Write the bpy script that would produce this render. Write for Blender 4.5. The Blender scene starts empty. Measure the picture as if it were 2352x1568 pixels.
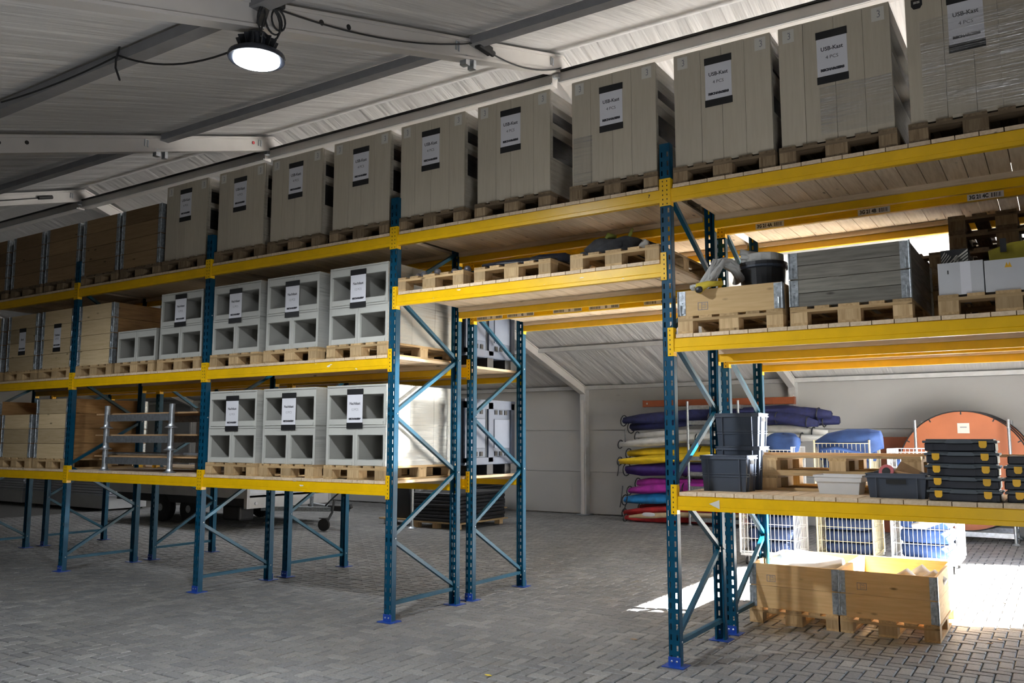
import bpy, bmesh, math, random
from mathutils import Vector, Matrix, Euler
random.seed(7)
R = random.Random(11)
PI = math.pi
D = bpy.data
scene = bpy.context.scene
COL = scene.collection

# ------------------------------------------------------------------ camera
cam = D.cameras.new('camera'); camo = D.objects.new('camera', cam); COL.objects.link(camo)
CAM = Vector((2.5219, -6.0955, 1.6674)); YAW, PITCH, ROLL, F = 0.5761, 0.1153, 0.001, 1942.65
camo.location = CAM
camo.rotation_euler = (Matrix.Rotation(YAW, 3, 'Z') @ Matrix.Rotation(PI/2 + PITCH, 3, 'X') @ Matrix.Rotation(ROLL, 3, 'Z')).to_euler()
cam.sensor_width = 36.0; cam.lens = F / 2352 * 36; cam.clip_start = 0.05; cam.clip_end = 200
scene.camera = camo

# ------------------------------------------------------------------ world, sun, daylight, added fills, exposure
world = D.worlds.new('sky'); scene.world = world; world.use_nodes = True
wn = world.node_tree.nodes; wn.clear()
sky = wn.new('ShaderNodeTexSky'); sky.sky_type = 'NISHITA'; sky.sun_disc = False
sky.sun_elevation = math.radians(37); sky.sun_rotation = math.radians(70)
bg = wn.new('ShaderNodeBackground'); bg.inputs[1].default_value = 0.7
wo = wn.new('ShaderNodeOutputWorld')
world.node_tree.links.new(sky.outputs[0], bg.inputs[0]); world.node_tree.links.new(bg.outputs[0], wo.inputs[0])

def light(name, typ, loc, direction, energy, color=(1, 1, 1), **kw):
    l = D.lights.new(name, typ); l.energy = energy; l.color = color
    for k, v in kw.items(): setattr(l, k, v)
    o = D.objects.new(name, l); COL.objects.link(o); o.location = loc
    o.rotation_euler = Vector(direction).to_track_quat('-Z', 'Y').to_euler()
    return o
SUN_AZ = Vector((-1, -0.36, 0)).normalized()
sun = light('sun', 'SUN', (12, 8, 9), SUN_AZ * math.cos(math.radians(37)) + Vector((0, 0, -math.sin(math.radians(37)))), 210, (1, 0.97, 0.92), angle=math.radians(1.0))
DOOR_Y = (3.3, 7.8); DOOR_Z = 3.5; GABLE_X = 3.15
door_light = light('door_sky_portal', 'AREA', (GABLE_X - .02, 5.55, 1.85), (-1, 0, 0), 1, shape='RECTANGLE', size=3.7, size_y=4.5)
door_light.data.cycles.is_portal = True
gable_fill = light('gable_fill_light', 'AREA', (GABLE_X - .06, -3.9, 1.3), (-1, 0, .55), 270, (0.95, 0.97, 1.0), shape='RECTANGLE', size=2.0, size_y=5.6)  # added fill before the closed gable, lifts ceiling and deck undersides
glint_spot = light('added_glint_spot', 'SPOT', (3.05, 0.67, 1.72), (-5.92, -0.37, 0.06), 4200, (1, 0.98, 0.95), spot_size=math.radians(15), spot_blend=0.3, shadow_soft_size=0.05)  # added spot standing in for an unseen glint onto the cabinet stack's side
left_lamp = light('second_high_bay_light', 'SPOT', (-6.62, -2.9, 4.1), (0, 0, -1), 150, (.9, .95, 1), spot_size=math.radians(164), spot_blend=.5, shadow_soft_size=.14)
rear_fill = light('rear_aisle_fill', 'AREA', (-12.5, 7.4, 4.0), (0, -.1, -1), 300, (.95, .97, 1), shape='RECTANGLE', size=12, size_y=2)  # added fill without a seen source, brightens trailer and white boards
scene.view_settings.view_transform = 'Standard'; scene.view_settings.look = 'None'
scene.view_settings.exposure = 0.28; scene.view_settings.gamma = 1.0; scene.view_settings.use_curve_mapping = False

# ------------------------------------------------------------------ materials
def nm(name):
    m = D.materials.new(name); m.use_nodes = True
    nt = m.node_tree; b = nt.nodes['Principled BSDF']
    return m, nt, b
def lk(nt, a, b): nt.links.new(a, b)
def noise(nt, scale, detail=3, vec=None, rough=.5):
    n = nt.nodes.new('ShaderNodeTexNoise'); n.inputs['Scale'].default_value = scale; n.inputs['Detail'].default_value = detail
    n.inputs['Roughness'].default_value = rough
    if vec is not None: lk(nt, vec, n.inputs['Vector'])
    return n
def coords(nt, scale=(1, 1, 1), kind='Object', rnd=True, rot=(0, 0, 0)):
    t = nt.nodes.new('ShaderNodeTexCoord'); mp = nt.nodes.new('ShaderNodeMapping'); mp.inputs['Scale'].default_value = scale
    mp.inputs['Rotation'].default_value = rot
    lk(nt, t.outputs[kind], mp.inputs['Vector'])
    if rnd:
        oi = nt.nodes.new('ShaderNodeObjectInfo'); mu = nt.nodes.new('ShaderNodeMath'); mu.operation = 'MULTIPLY'; mu.inputs[1].default_value = 37.0
        lk(nt, oi.outputs['Random'], mu.inputs[0]); lk(nt, mu.outputs[0], mp.inputs['Location'])
    return mp.outputs[0]
def ramp(nt, fac, stops):
    r = nt.nodes.new('ShaderNodeValToRGB'); e = r.color_ramp.elements
    while len(e) < len(stops): e.new(.5)
    for k, (p, c) in enumerate(stops): e[k].position = p; e[k].color = (*c, 1)
    lk(nt, fac, r.inputs[0]); return r.outputs[0]
def bump(nt, b, h, strength=.2, dist=.01):
    n = nt.nodes.new('ShaderNodeBump'); n.inputs['Strength'].default_value = strength; n.inputs['Distance'].default_value = dist
    lk(nt, h, n.inputs['Height']); lk(nt, n.outputs[0], b.inputs['Normal'])
def mixc(nt, fac, a, b, mode='MIX'):
    m = nt.nodes.new('ShaderNodeMix'); m.data_type = 'RGBA'; m.blend_type = mode
    if isinstance(fac, (int, float)): m.inputs[0].default_value = fac
    else: lk(nt, fac, m.inputs[0])
    for sock, v in ((m.inputs[6], a), (m.inputs[7], b)):
        if isinstance(v, tuple): sock.default_value = (*v, 1)
        else: lk(nt, v, sock)
    return m.outputs[2]
def rndval(nt, lo, hi):
    oi = nt.nodes.new('ShaderNodeObjectInfo'); mr = nt.nodes.new('ShaderNodeMapRange'); mr.inputs[3].default_value = lo; mr.inputs[4].default_value = hi
    lk(nt, oi.outputs['Random'], mr.inputs[0]); return mr.outputs[0]
def hsv(nt, col, v):
    h = nt.nodes.new('ShaderNodeHueSaturation'); lk(nt, v, h.inputs['Value'])
    if isinstance(col, tuple): h.inputs['Color'].default_value = (*col, 1)
    else: lk(nt, col, h.inputs['Color'])
    return h.outputs[0]
def plain(name, c, rough=.6, metal=0, var=.12, nscale=8, vary=.08, spec=.5, bmp=0):
    m, nt, b = nm(name); v = coords(nt)
    n = noise(nt, nscale, 4, v)
    c0 = tuple(x * (1 - var) for x in c); c1 = tuple(min(1, x * (1 + var)) for x in c)
    col = ramp(nt, n.outputs[0], [(.3, c0), (.7, c1)])
    if vary: col = hsv(nt, col, rndval(nt, 1 - vary, 1 + vary))
    lk(nt, col, b.inputs['Base Color'])
    b.inputs['Roughness'].default_value = rough; b.inputs['Metallic'].default_value = metal; b.inputs['Specular IOR Level'].default_value = spec
    if bmp: bump(nt, b, noise(nt, nscale * 4, 3, v).outputs[0], bmp)
    return m
def wood(name, light_c, dark_c, axis='X', rough=.75, vary=.2, knots=True, gscale=1.0):
    m, nt, b = nm(name)
    s = {'X': (1.2, 16, 16), 'Y': (16, 1.2, 16), 'Z': (16, 16, 1.2)}[axis]
    v = coords(nt, tuple(q * gscale for q in s))
    n = noise(nt, 3.0, 5, v, .6)
    col = ramp(nt, n.outputs[0], [(.3, dark_c), (.62, light_c)])
    if knots:
        ks = {'X': (2.5, 7, 7), 'Y': (7, 2.5, 7), 'Z': (7, 7, 2.5)}[axis]
        v2 = coords(nt, ks); vo = nt.nodes.new('ShaderNodeTexVoronoi'); vo.inputs['Scale'].default_value = 1.1
        lk(nt, v2, vo.inputs['Vector'])
        k = ramp(nt, vo.outputs['Distance'], [(.03, (1, 1, 1)), (.11, (0, 0, 0))])
        col = mixc(nt, k, col, tuple(x * .35 for x in dark_c))
    if vary: col = hsv(nt, col, rndval(nt, 1 - vary, 1 + vary * .6))
    lk(nt, col, b.inputs['Base Color']); b.inputs['Roughness'].default_value = rough; b.inputs['Specular IOR Level'].default_value = .25
    bump(nt, b, n.outputs[0], .15, .004)
    return m
def paint(name, c, rough=.35, chips=0.0, chipc=(.75, .74, .7), dirt=.15, spec=.5):
    m, nt, b = nm(name); v = coords(nt)
    n = noise(nt, 6, 5, v, .6)
    col = ramp(nt, n.outputs[0], [(.35, tuple(x * (1 - dirt) for x in c)), (.6, c)])
    if chips:
        v2 = coords(nt, (6, 20, 20)); n2 = noise(nt, 1.2, 2, v2)
        f = ramp(nt, n2.outputs[0], [(.735 - chips, (0, 0, 0)), (.745 - chips, (1, 1, 1))])
        col = mixc(nt, f, col, chipc)
    lk(nt, col, b.inputs['Base Color']); b.inputs['Roughness'].default_value = rough; b.inputs['Specular IOR Level'].default_value = spec
    return m
def emit(name, c, s):
    m, nt, b = nm(name); b.inputs['Emission Color'].default_value = (*c, 1); b.inputs['Emission Strength'].default_value = s; b.inputs['Base Color'].default_value = (*c, 1)
    return m
M = {}
M['yellow'] = paint('yellow_beam_paint', (.87, .51, .001), .32, .0, dirt=.1)
M['yellow_worn'] = paint('worn_yellow_beam_paint', (.88, .525, .001), .32, .02, dirt=.1)
M['blue'] = paint('blue_upright_paint', (.001, .062, .122), .42, dirt=.25, spec=.22)
M['brace'] = paint('blue_brace_paint', (.002, .07, .125), .36, dirt=.2, spec=.3)
M['foot'] = paint('bright_blue_foot_paint', (.01, .06, .35), .4)
M['deck'] = wood('pale_spruce_deck', (.76, .61, .435), (.60, .455, .295), 'Y', vary=.12)
M['batten'] = wood('spruce_batten', (.72, .58, .42), (.58, .44, .29), 'X', vary=.1)
M['pal_x'] = wood('pallet_wood_crosswise', (.54, .375, .195), (.36, .235, .11), 'X', vary=.3)
M['pal_y'] = wood('pallet_wood_lengthwise', (.54, .375, .195), (.36, .235, .11), 'Y', vary=.3)
M['pal_b'] = wood('pallet_block_wood', (.56, .40, .22), (.38, .25, .12), 'Z', vary=.3, knots=False)
M['palo_x'] = wood('weathered_pallet_wood_crosswise', (.235, .17, .105), (.11, .078, .046), 'X', vary=.3)
M['palo_y'] = wood('weathered_pallet_wood_lengthwise', (.235, .17, .105), (.11, .078, .046), 'Y', vary=.3)
M['palo_b'] = wood('weathered_pallet_block_wood', (.34, .25, .15), (.17, .11, .06), 'Z', vary=.4, knots=False)
M['collar'] = wood('fresh_pine_collar', (.66, .46, .235), (.57, .38, .175), 'X', vary=.1)
M['collar_y'] = wood('fresh_pine_collar_side', (.62, .42, .21), (.54, .35, .16), 'Y', vary=.12)
M['collar_pale'] = wood('pale_pine_collar', (.62, .48, .29), (.52, .39, .21), 'X', vary=.3)
M['collar_brown'] = wood('brown_stained_collar', (.33, .215, .11), (.26, .165, .08), 'X', vary=.4)
M['collar_side'] = wood('brown_collar_side', (.36, .2, .08), (.22, .12, .045), 'Y', vary=.2)
M['collar_grey'] = wood('weathered_grey_collar', (.25, .235, .20), (.155, .145, .122), 'X', vary=.3, gscale=1.2)
M['collar_grey_y'] = wood('weathered_grey_collar_side', (.2, .185, .16), (.1, .09, .08), 'Y', vary=.12)
M['beige'] = wood('beige_washed_boards', (.53, .475, .375), (.48, .425, .33), 'Z', rough=.6, vary=.06, knots=False)
M['beige_y'] = wood('beige_washed_sides', (.55, .50, .41), (.44, .39, .31), 'Y', rough=.6, vary=.06, knots=False)
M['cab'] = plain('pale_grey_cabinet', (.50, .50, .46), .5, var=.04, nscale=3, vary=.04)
M['cab_in'] = plain('darkened_cabinet_grey', (.30, .295, .27), .6, var=.08, nscale=3, vary=.05)  # darker copy of the cabinet grey, shade of the openings put into colour
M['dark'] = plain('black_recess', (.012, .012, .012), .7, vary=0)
M['black'] = plain('black_plastic', (.02, .021, .024), .4)
M['tape'] = plain('black_tape', (.012, .012, .013), .45, vary=0)
M['paper'] = plain('white_paper', (.72, .72, .76), .6, var=.02, vary=.03)
M['sticker'] = plain('ivory_sticker', (.62, .60, .54), .6, var=.02, vary=.03)
M['ink'] = plain('black_ink', (.03, .03, .04), .6, vary=0)
M['ink_grey'] = plain('grey_ink', (.22, .22, .24), .6, vary=0)
M['galv'] = plain('galvanised_steel', (.50, .54, .58), .34, .85, var=.2, nscale=25)
M['hinge'] = plain('zinc_hinge', (.42, .46, .49), .4, .75, var=.35, nscale=40)
M['alu'] = plain('aluminium_profile', (.46, .46, .46), .5, .3, var=.08)
M['alu_white'] = plain('pale_aluminium_rafter', (.52, .50, .48), .5, .1, var=.08, nscale=2)
M['grey_purlin'] = plain('grey_purlin', (.27, .27, .28), .5, .2, var=.08)
M['klt'] = plain('slate_grey_plastic', (.045, .057, .08), .42, var=.05)
M['klt_lt'] = plain('slate_grey_plastic_rim', (.07, .083, .11), .4, var=.05)
M['cont'] = plain('blue_grey_container_plastic', (.085, .105, .15), .45, var=.05)
M['cont_lt'] = plain('pale_container_panel', (.13, .155, .21), .45, var=.05)
M['cont_dk'] = plain('dark_container_side', (.035, .042, .055), .5)
M['latch'] = plain('yellow_latch', (.8, .44, .02), .4)
M['lid'] = plain('smoky_lid', (.085, .10, .115), .25)
M['navycase'] = plain('navy_black_case', (.014, .017, .026), .4)
M['white_plastic'] = plain('white_plastic', (.66, .67, .68), .4, var=.04)
M['white_card'] = plain('white_cardboard', (.56, .57, .59), .7, var=.03)
M['film'] = None
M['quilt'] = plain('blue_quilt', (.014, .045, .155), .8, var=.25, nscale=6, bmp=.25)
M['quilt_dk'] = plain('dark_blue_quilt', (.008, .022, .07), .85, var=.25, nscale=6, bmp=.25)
M['wire'] = plain('white_coated_wire', (.7, .72, .74), .35, .3)
M['wire_zinc'] = plain('yellow_zinc_wire', (.58, .53, .36), .35, .6)
M['rubber'] = plain('black_rubber', (.015, .015, .016), .7)
M['navy'] = plain('navy_canvas', (.014, .018, .085), .75, var=.3, nscale=12)
M['white_c'] = plain('white_canvas', (.62, .61, .58), .75, var=.12, nscale=8)
M['yell_c'] = plain('yellow_canvas', (.75, .50, .01), .7, var=.15, nscale=8)
M['purp_c'] = plain('purple_canvas', (.045, .018, .16), .75, var=.25, nscale=8)
M['mag_c'] = plain('magenta_canvas', (.36, .02, .30), .75, var=.25, nscale=8)
M['lblue_c'] = plain('sky_blue_canvas', (.012, .20, .50), .75, var=.25, nscale=8)
M['red_c'] = plain('red_canvas', (.38, .018, .02), .75, var=.25, nscale=8)
M['beige_c'] = plain('beige_canvas', (.55, .42, .25), .75, var=.15, nscale=8)
M['orange_steel'] = paint('orange_rust_paint', (.21, .05, .015), .5)
M['orange_top'] = plain('orange_plywood', (.38, .115, .045), .55, var=.08, nscale=3)
M['trailer_grey'] = plain('trailer_side_grey', (.48, .48, .48), .5, var=.12, nscale=3)
M['trailer_white'] = plain('trailer_front_white', (.62, .65, .70), .45, var=.08, nscale=3)
M['chassis'] = plain('black_chassis', (.025, .025, .027), .6)
M['amber'] = plain('amber_lens', (.7, .22, .02), .3)
M['membrane'] = None
M['plastic_bag'] = plain('black_plastic_sheet', (.018, .022, .035), .22, var=.2, nscale=14, bmp=.5)
M['jacket'] = plain('charcoal_jacket', (.045, .048, .055), .85, var=.3, nscale=14)
M['hivis'] = plain('yellow_green_trim', (.17, .19, .03), .7)
M['lead'] = plain('grey_metal_ball', (.16, .16, .18), .4, .5)
M['cloth_white'] = plain('crumpled_white_tarp', (.55, .55, .53), .8, var=.2, nscale=10, bmp=.4)
M['yellow_rope'] = plain('yellow_strap', (.65, .50, .05), .7)
M['bag_yellow'] = plain('dull_yellow_bag', (.36, .30, .015), .6, var=.2, nscale=5)
M['red'] = plain('red_tape_roll', (.45, .05, .06), .5)
M['brown_card'] = plain('brown_cardboard', (.28, .17, .085), .8, var=.2, nscale=12)
M['tan_wood'] = wood('tan_plank', (.50, .32, .17), (.36, .21, .1), 'X', vary=.1)
M['led'] = emit('led_disc', (.86, .93, 1), 55)

def film_material(name='stretch_film', hi=.26, rough=.22, bmp=.2):
    m = D.materials.new(name); m.use_nodes = True; nt = m.node_tree; nt.nodes.clear()
    out = nt.nodes.new('ShaderNodeOutputMaterial'); mix = nt.nodes.new('ShaderNodeMixShader')
    tr = nt.nodes.new('ShaderNodeBsdfTransparent'); gl = nt.nodes.new('ShaderNodeBsdfGlossy'); gl.inputs['Roughness'].default_value = rough
    tr.inputs[0].default_value = (.97, .97, .97, 1)
    v = coords(nt, (1, 1.5, 60), rot=(.25, 0, .0)); n = noise(nt, 1.4, 4, v, .6)
    v2 = coords(nt, (1.5, 1.5, 1.5)); n2 = noise(nt, 1.3, 2, v2)
    a = nt.nodes.new('ShaderNodeMapRange'); a.inputs[1].default_value = .42; a.inputs[2].default_value = .75; a.inputs[3].default_value = .03; a.inputs[4].default_value = hi
    lk(nt, n.outputs[0], a.inputs[0])
    b = nt.nodes.new('ShaderNodeMapRange'); b.inputs[1].default_value = .4; b.inputs[2].default_value = .62; b.inputs[3].default_value = .25; b.inputs[4].default_value = 1
    lk(nt, n2.outputs[0], b.inputs[0])
    mu = nt.nodes.new('ShaderNodeMath'); mu.operation = 'MULTIPLY'; lk(nt, a.outputs[0], mu.inputs[0]); lk(nt, b.outputs[0], mu.inputs[1])
    bp = nt.nodes.new('ShaderNodeBump'); bp.inputs['Strength'].default_value = bmp; bp.inputs['Distance'].default_value = .01
    lk(nt, n.outputs[0], bp.inputs['Height']); lk(nt, bp.outputs[0], gl.inputs['Normal'])
    lk(nt, mu.outputs[0], mix.inputs[0]); lk(nt, tr.outputs[0], mix.inputs[1]); lk(nt, gl.outputs[0], mix.inputs[2]); lk(nt, mix.outputs[0], out.inputs[0])
    return m
M['film'] = film_material()
M['film_front'] = film_material('wrinkled_front_film', .55, .1, 1.0)

def membrane_material(name, c, sc=(0.6, 9, 1), strength=.35, dist=.06):
    m, nt, b = nm(name); v = coords(nt, sc, rnd=False)
    n = noise(nt, 1.0, 4, v, .55); n2 = noise(nt, .5, 3, coords(nt, (1, 1, 1), rnd=False))
    lk(nt, ramp(nt, n2.outputs[0], [(.3, tuple(x * .92 for x in c)), (.7, c)]), b.inputs['Base Color'])
    b.inputs['Roughness'].default_value = .55; b.inputs['Specular IOR Level'].default_value = .3
    bump(nt, b, n.outputs[0], strength, dist)
    return m
M['membrane'] = membrane_material('roof_membrane', (.62, .61, .605), (5, .35, .35), 1.0, .055)
M['wallskin'] = membrane_material('white_wall_panel', (.38, .375, .365), (.3, 1, 1), .06)
def stained_wall():
    m, nt, b = nm('stained_white_wall_panel'); v = coords(nt, (.9, 1, 1.6), rnd=True); n = noise(nt, 1.1, 5, v, .6)
    lk(nt, ramp(nt, n.outputs[0], [(.27, (.25, .245, .24)), (.36, (.38, .375, .365))]), b.inputs['Base Color']); b.inputs['Roughness'].default_value = .6
    return m
M['wallstain'] = stained_wall()

def brick_material(name, attr):
    m, nt, b = nm(name)
    if attr:
        a = nt.nodes.new('ShaderNodeAttribute'); a.attribute_name = 'tint'; val = a.outputs['Fac']
    else:
        oi = nt.nodes.new('ShaderNodeObjectInfo'); val = oi.outputs['Random']
    base = ramp(nt, val, [(0, (.145, .146, .15)), (.35, (.168, .167, .167)), (.8, (.188, .186, .181)), (1, (.235, .232, .224))])
    g = nt.nodes.new('ShaderNodeNewGeometry')
    n = noise(nt, 60, 4, g.outputs['Position'], .7)
    col = mixc(nt, .55, base, ramp(nt, n.outputs[0], [(.3, (.25, .25, .25)), (.7, (.85, .85, .85))]), 'OVERLAY')
    n2 = noise(nt, .55, 4, g.outputs['Position'], .6)
    col = mixc(nt, .5, col, ramp(nt, n2.outputs[0], [(.35, (.38, .36, .33)), (.6, (.72, .72, .72))]), 'MULTIPLY') if False else mixc(nt, .45, col, ramp(nt, n2.outputs[0], [(.3, (.45, .42, .38)), (.6, (1, 1, 1))]), 'MULTIPLY')
    lk(nt, col, b.inputs['Base Color']); b.inputs['Roughness'].default_value = .6; b.inputs['Specular IOR Level'].default_value = .5
    bump(nt, b, n.outputs[0], .35, .004)
    return m
M['brick'] = brick_material('grey_paving_brick', False); M['bricks'] = brick_material('grey_paving_bricks_tinted', True)
M['outdoor'] = plain('outdoor_concrete_paving', (.36, .35, .33), .85, var=.1, nscale=2, vary=0)
M['sand'] = plain('dark_joint_sand', (.06, .057, .052), .95, var=.3, nscale=30, vary=0)

# ------------------------------------------------------------------ geometry helpers
class MB:
    def __init__(s): s.v = []; s.f = []
    def box(s, x0, x1, y0, y1, z0, z1, mat=None, c=0):
        i = len(s.v)
        if c:                                   # chamfered block, 24 corners
            bm = bmesh.new(); bmesh.ops.create_cube(bm, size=1)
            for q in bm.verts: q.co = Vector(((x0+x1)/2 + q.co.x*(x1-x0), (y0+y1)/2 + q.co.y*(y1-y0), (z0+z1)/2 + q.co.z*(z1-z0)))
            bmesh.ops.bevel(bm, geom=bm.edges[:], offset=c, segments=1, affect='EDGES')
            bm.verts.index_update()
            s.v += [(mat @ q.co if mat else q.co)[:] for q in bm.verts]
            s.f += [[i + q.index for q in f.verts] for f in bm.faces]; bm.free(); return s
        P = [(x, y, z) for z in (z0, z1) for y in (y0, y1) for x in (x0, x1)]
        if mat: P = [(mat @ Vector(p))[:] for p in P]
        s.v += P
        s.f += [[i+a for a in q] for q in ((0, 2, 3, 1), (4, 5, 7, 6), (0, 1, 5, 4), (2, 6, 7, 3), (0, 4, 6, 2), (1, 3, 7, 5))]
        return s
    def bar(s, a, b, w, h, up=(0, 0, 1)):
        a = Vector(a); b = Vector(b); d = (b - a); L = d.length; d.normalize(); u = Vector(up); r = d.cross(u)
        if r.length < 1e-4: r = d.cross(Vector((1, 0, 0)))
        r.normalize(); u = r.cross(d)
        m = Matrix((r, d, u)).transposed().to_4x4(); m.translation = a
        return s.box(-w/2, w/2, 0, L, -h/2, h/2, m)
    def tube(s, pts, r, n=8, cap=True):
        pts = [Vector(p) for p in pts]; rr = r if isinstance(r, (list, tuple)) else [r]*len(pts); base = len(s.v); prev = None
        for k, p in enumerate(pts):
            d = (pts[min(k+1, len(pts)-1)] - pts[max(k-1, 0)]).normalized()
            x = prev - d * prev.dot(d) if prev else d.orthogonal()
            if x.length < 1e-5: x = d.orthogonal()
            x.normalize(); prev = x; y = d.cross(x)
            for j in range(n):
                t = 2*PI*j/n; s.v.append((p + (x*math.cos(t) + y*math.sin(t))*rr[k])[:])
        for k in range(len(pts)-1):
            for j in range(n):
                a = base+k*n+j; b = base+k*n+(j+1) % n; s.f.append([a, b, b+n, a+n])
        if cap: s.f.append([base+j for j in range(n)][::-1]); s.f.append([base+(len(pts)-1)*n+j for j in range(n)])
        return s
    def lathe(s, prof, n=20, c=(0, 0, 0)):
        base = len(s.v)
        for (r, z) in prof:
            for j in range(n):
                t = 2*PI*j/n; s.v.append((c[0]+r*math.cos(t), c[1]+r*math.sin(t), c[2]+z))
        for k in range(len(prof)-1):
            for j in range(n):
                a = base+k*n+j; b = base+k*n+(j+1) % n; s.f.append([a, b, b+n, a+n])
        s.f.append([base+j for j in range(n)][::-1]); s.f.append([base+(len(prof)-1)*n+j for j in range(n)])
        return s
    def prism(s, poly, y0, y1, plane='XZ'):
        i = len(s.v); n = len(poly)
        P = (lambda a, b, t: (a, t, b)) if plane == 'XZ' else ((lambda a, b, t: (t, a, b)) if plane == 'YZ' else (lambda a, b, t: (a, b, t)))
        s.v += [P(a, b, y0) for a, b in poly] + [P(a, b, y1) for a, b in poly]
        s.f.append(list(range(i, i+n))); s.f.append(list(range(i+n, i+2*n))[::-1])
        for k in range(n): s.f.append([i+k, i+(k+1) % n, i+n+(k+1) % n, i+n+k][::-1])
        return s
    def mesh(s, name):
        me = D.meshes.new(name); me.from_pydata(s.v, [], s.f); me.update()
        bm = bmesh.new(); bm.from_mesh(me); bmesh.ops.recalc_face_normals(bm, faces=bm.faces); bm.to_mesh(me); bm.free()
        return me
CACHE = {}
def obj(name, mb, mat, parent=None, loc=(0, 0, 0), rot=None, smooth=False, bevel=0):
    """Link ONE mesh object; mb is an MB or a mesh already built (shared by copies)."""
    me = mb.mesh(name) if isinstance(mb, MB) else mb
    if not me.materials: me.materials.append(M[mat] if isinstance(mat, str) else mat)
    o = D.objects.new(name, me); COL.objects.link(o)
    if me.materials[0] is not (M[mat] if isinstance(mat, str) else mat):
        o.material_slots[0].link = 'OBJECT'; o.material_slots[0].material = M[mat] if isinstance(mat, str) else mat
    if parent: o.parent = parent
    o.location = loc
    if rot: o.rotation_euler = rot
    if smooth:
        for p in me.polygons: p.use_smooth = True
    if bevel:
        b = o.modifiers.new('bevel', 'BEVEL'); b.width = bevel; b.segments = 2; b.limit_method = 'ANGLE'
    return o
def shared(key, build):
    if key not in CACHE: CACHE[key] = build().mesh(str(key[0]) if isinstance(key, tuple) else key)
    return CACHE[key]
def thing(name, label, cat, loc=(0, 0, 0), rz=0, group=None):
    o = D.objects.new(name, None); COL.objects.link(o); o.location = loc; o.rotation_euler = (0, 0, rz); o.empty_display_size = .1
    o['label'] = label; o['category'] = cat
    if group: o['group'] = group
    return o
def tag(o, label, cat, group=None):
    o['label'] = label; o['category'] = cat
    if group: o['group'] = group
    return o
def struct(name, mb, mat, parent=None, **k):
    o = obj(name, mb, mat, parent, **k); o['kind'] = 'structure'; return o
def copy_tree(o, parent=None):
    c = o.copy(); COL.objects.link(c)
    if parent: c.parent = parent
    for ch in o.children: copy_tree(ch, c)
    return c
TXT = {}
def text_mesh(lines, key):
    """lines: (string, size, z, squash) centred on x=0, in the XZ plane facing -y."""
    if key in TXT: return TXT[key]
    bm = bmesh.new()
    for s, size, z, sx, bold in lines:
        cu = D.curves.new('txt', 'FONT'); cu.body = s; cu.size = size; cu.align_x = 'CENTER'; cu.align_y = 'CENTER'; cu.offset = bold; cu.resolution_u = 2
        to = D.objects.new('txt', cu); COL.objects.link(to)
        me = D.meshes.new_from_object(to.evaluated_get(bpy.context.evaluated_depsgraph_get()))
        m = Matrix.Translation((0, 0, z)) @ Matrix.Rotation(PI/2, 4, 'X') @ Matrix.Diagonal((sx, 1, 1, 1))
        me.transform(m); bm.from_mesh(me); D.objects.remove(to); D.meshes.remove(me)
    me = D.meshes.new(key); bm.to_mesh(me); bm.free(); TXT[key] = me
    return me
def fabric_roll(pts, r, n=10, lump=.12, seed=1, flat=1.0):
    q = random.Random(seed); mb = MB(); pts = [Vector(p) for p in pts]
    ph = [q.uniform(0, 6) for _ in range(4)]
    for k, p in enumerate(pts):
        rr = r[k] if isinstance(r, list) else r
        d = (pts[min(k+1, len(pts)-1)] - pts[max(k-1, 0)]).normalized(); side = d.cross(Vector((0, 0, 1))).normalized(); up = side.cross(d)
        for j in range(n):
            t = 2*PI*j/n; w = rr*(1 + lump*math.sin(3*t+ph[0]+k*.7) + lump*.6*math.sin(5*t+ph[1]-k*1.1) + q.uniform(-lump, lump)*.4)
            mb.v.append((p + side*math.cos(t)*w + up*math.sin(t)*w*flat)[:])
    for k in range(len(pts)-1):
        for j in range(n):
            a = k*n+j; b = k*n+(j+1) % n; mb.f.append([a, b, b+n, a+n])
    mb.f.append(list(range(n))[::-1]); mb.f.append([(len(pts)-1)*n+j for j in range(n)])
    return mb

# ------------------------------------------------------------------ the hall: floor, walls, roof
RIDGE_Y, RIDGE_Z, SLOPE_N, SLOPE_F = 1.7, 5.93, .302, .327
EAVE_Y0, EAVE_Y1 = -7.7, 11.05
def roof_z(y): return RIDGE_Z - ((RIDGE_Y - y) * SLOPE_N if y < RIDGE_Y else (y - RIDGE_Y) * SLOPE_F)
XL, XR = -25.4, GABLE_X
floor = struct('floor', MB().box(XL - 1, XR + .1, EAVE_Y0 - .5, EAVE_Y1 + .5, -.25, -.012), 'sand')
struct('ground', MB().box(XR + .1, 45, -30, 40, -.25, -.012), 'outdoor')
struct('wall_back', MB().box(XL, XR, EAVE_Y1 + .06, EAVE_Y1 + .12, -.05, roof_z(EAVE_Y1)), 'wallskin')
struct('wall_front', MB().box(XL, XR, EAVE_Y0 - .1, EAVE_Y0, -.05, roof_z(EAVE_Y0)), 'wallskin')
gable = [(EAVE_Y0, -.05), (EAVE_Y1, -.05), (EAVE_Y1, roof_z(EAVE_Y1)), (RIDGE_Y, RIDGE_Z), (EAVE_Y0, roof_z(EAVE_Y0))]
struct('wall_left', MB().prism(gable, XL - .08, XL, 'YZ'), 'wallskin')
a, b = DOOR_Y
gr = MB().prism([(EAVE_Y0, -.05), (a, -.05), (a, roof_z(a)), (RIDGE_Y, RIDGE_Z), (EAVE_Y0, roof_z(EAVE_Y0))], XR, XR + .08, 'YZ')
gr.prism([(a, DOOR_Z), (b, DOOR_Z), (b, max(roof_z(b), DOOR_Z + .01)), (a, roof_z(a))], XR, XR + .08, 'YZ')
gr.prism([(b, -.05), (EAVE_Y1, -.05), (EAVE_Y1, roof_z(EAVE_Y1)), (b, roof_z(b))], XR, XR + .08, 'YZ')
struct('wall_right', gr, 'wallskin')
ce = MB()
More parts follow.
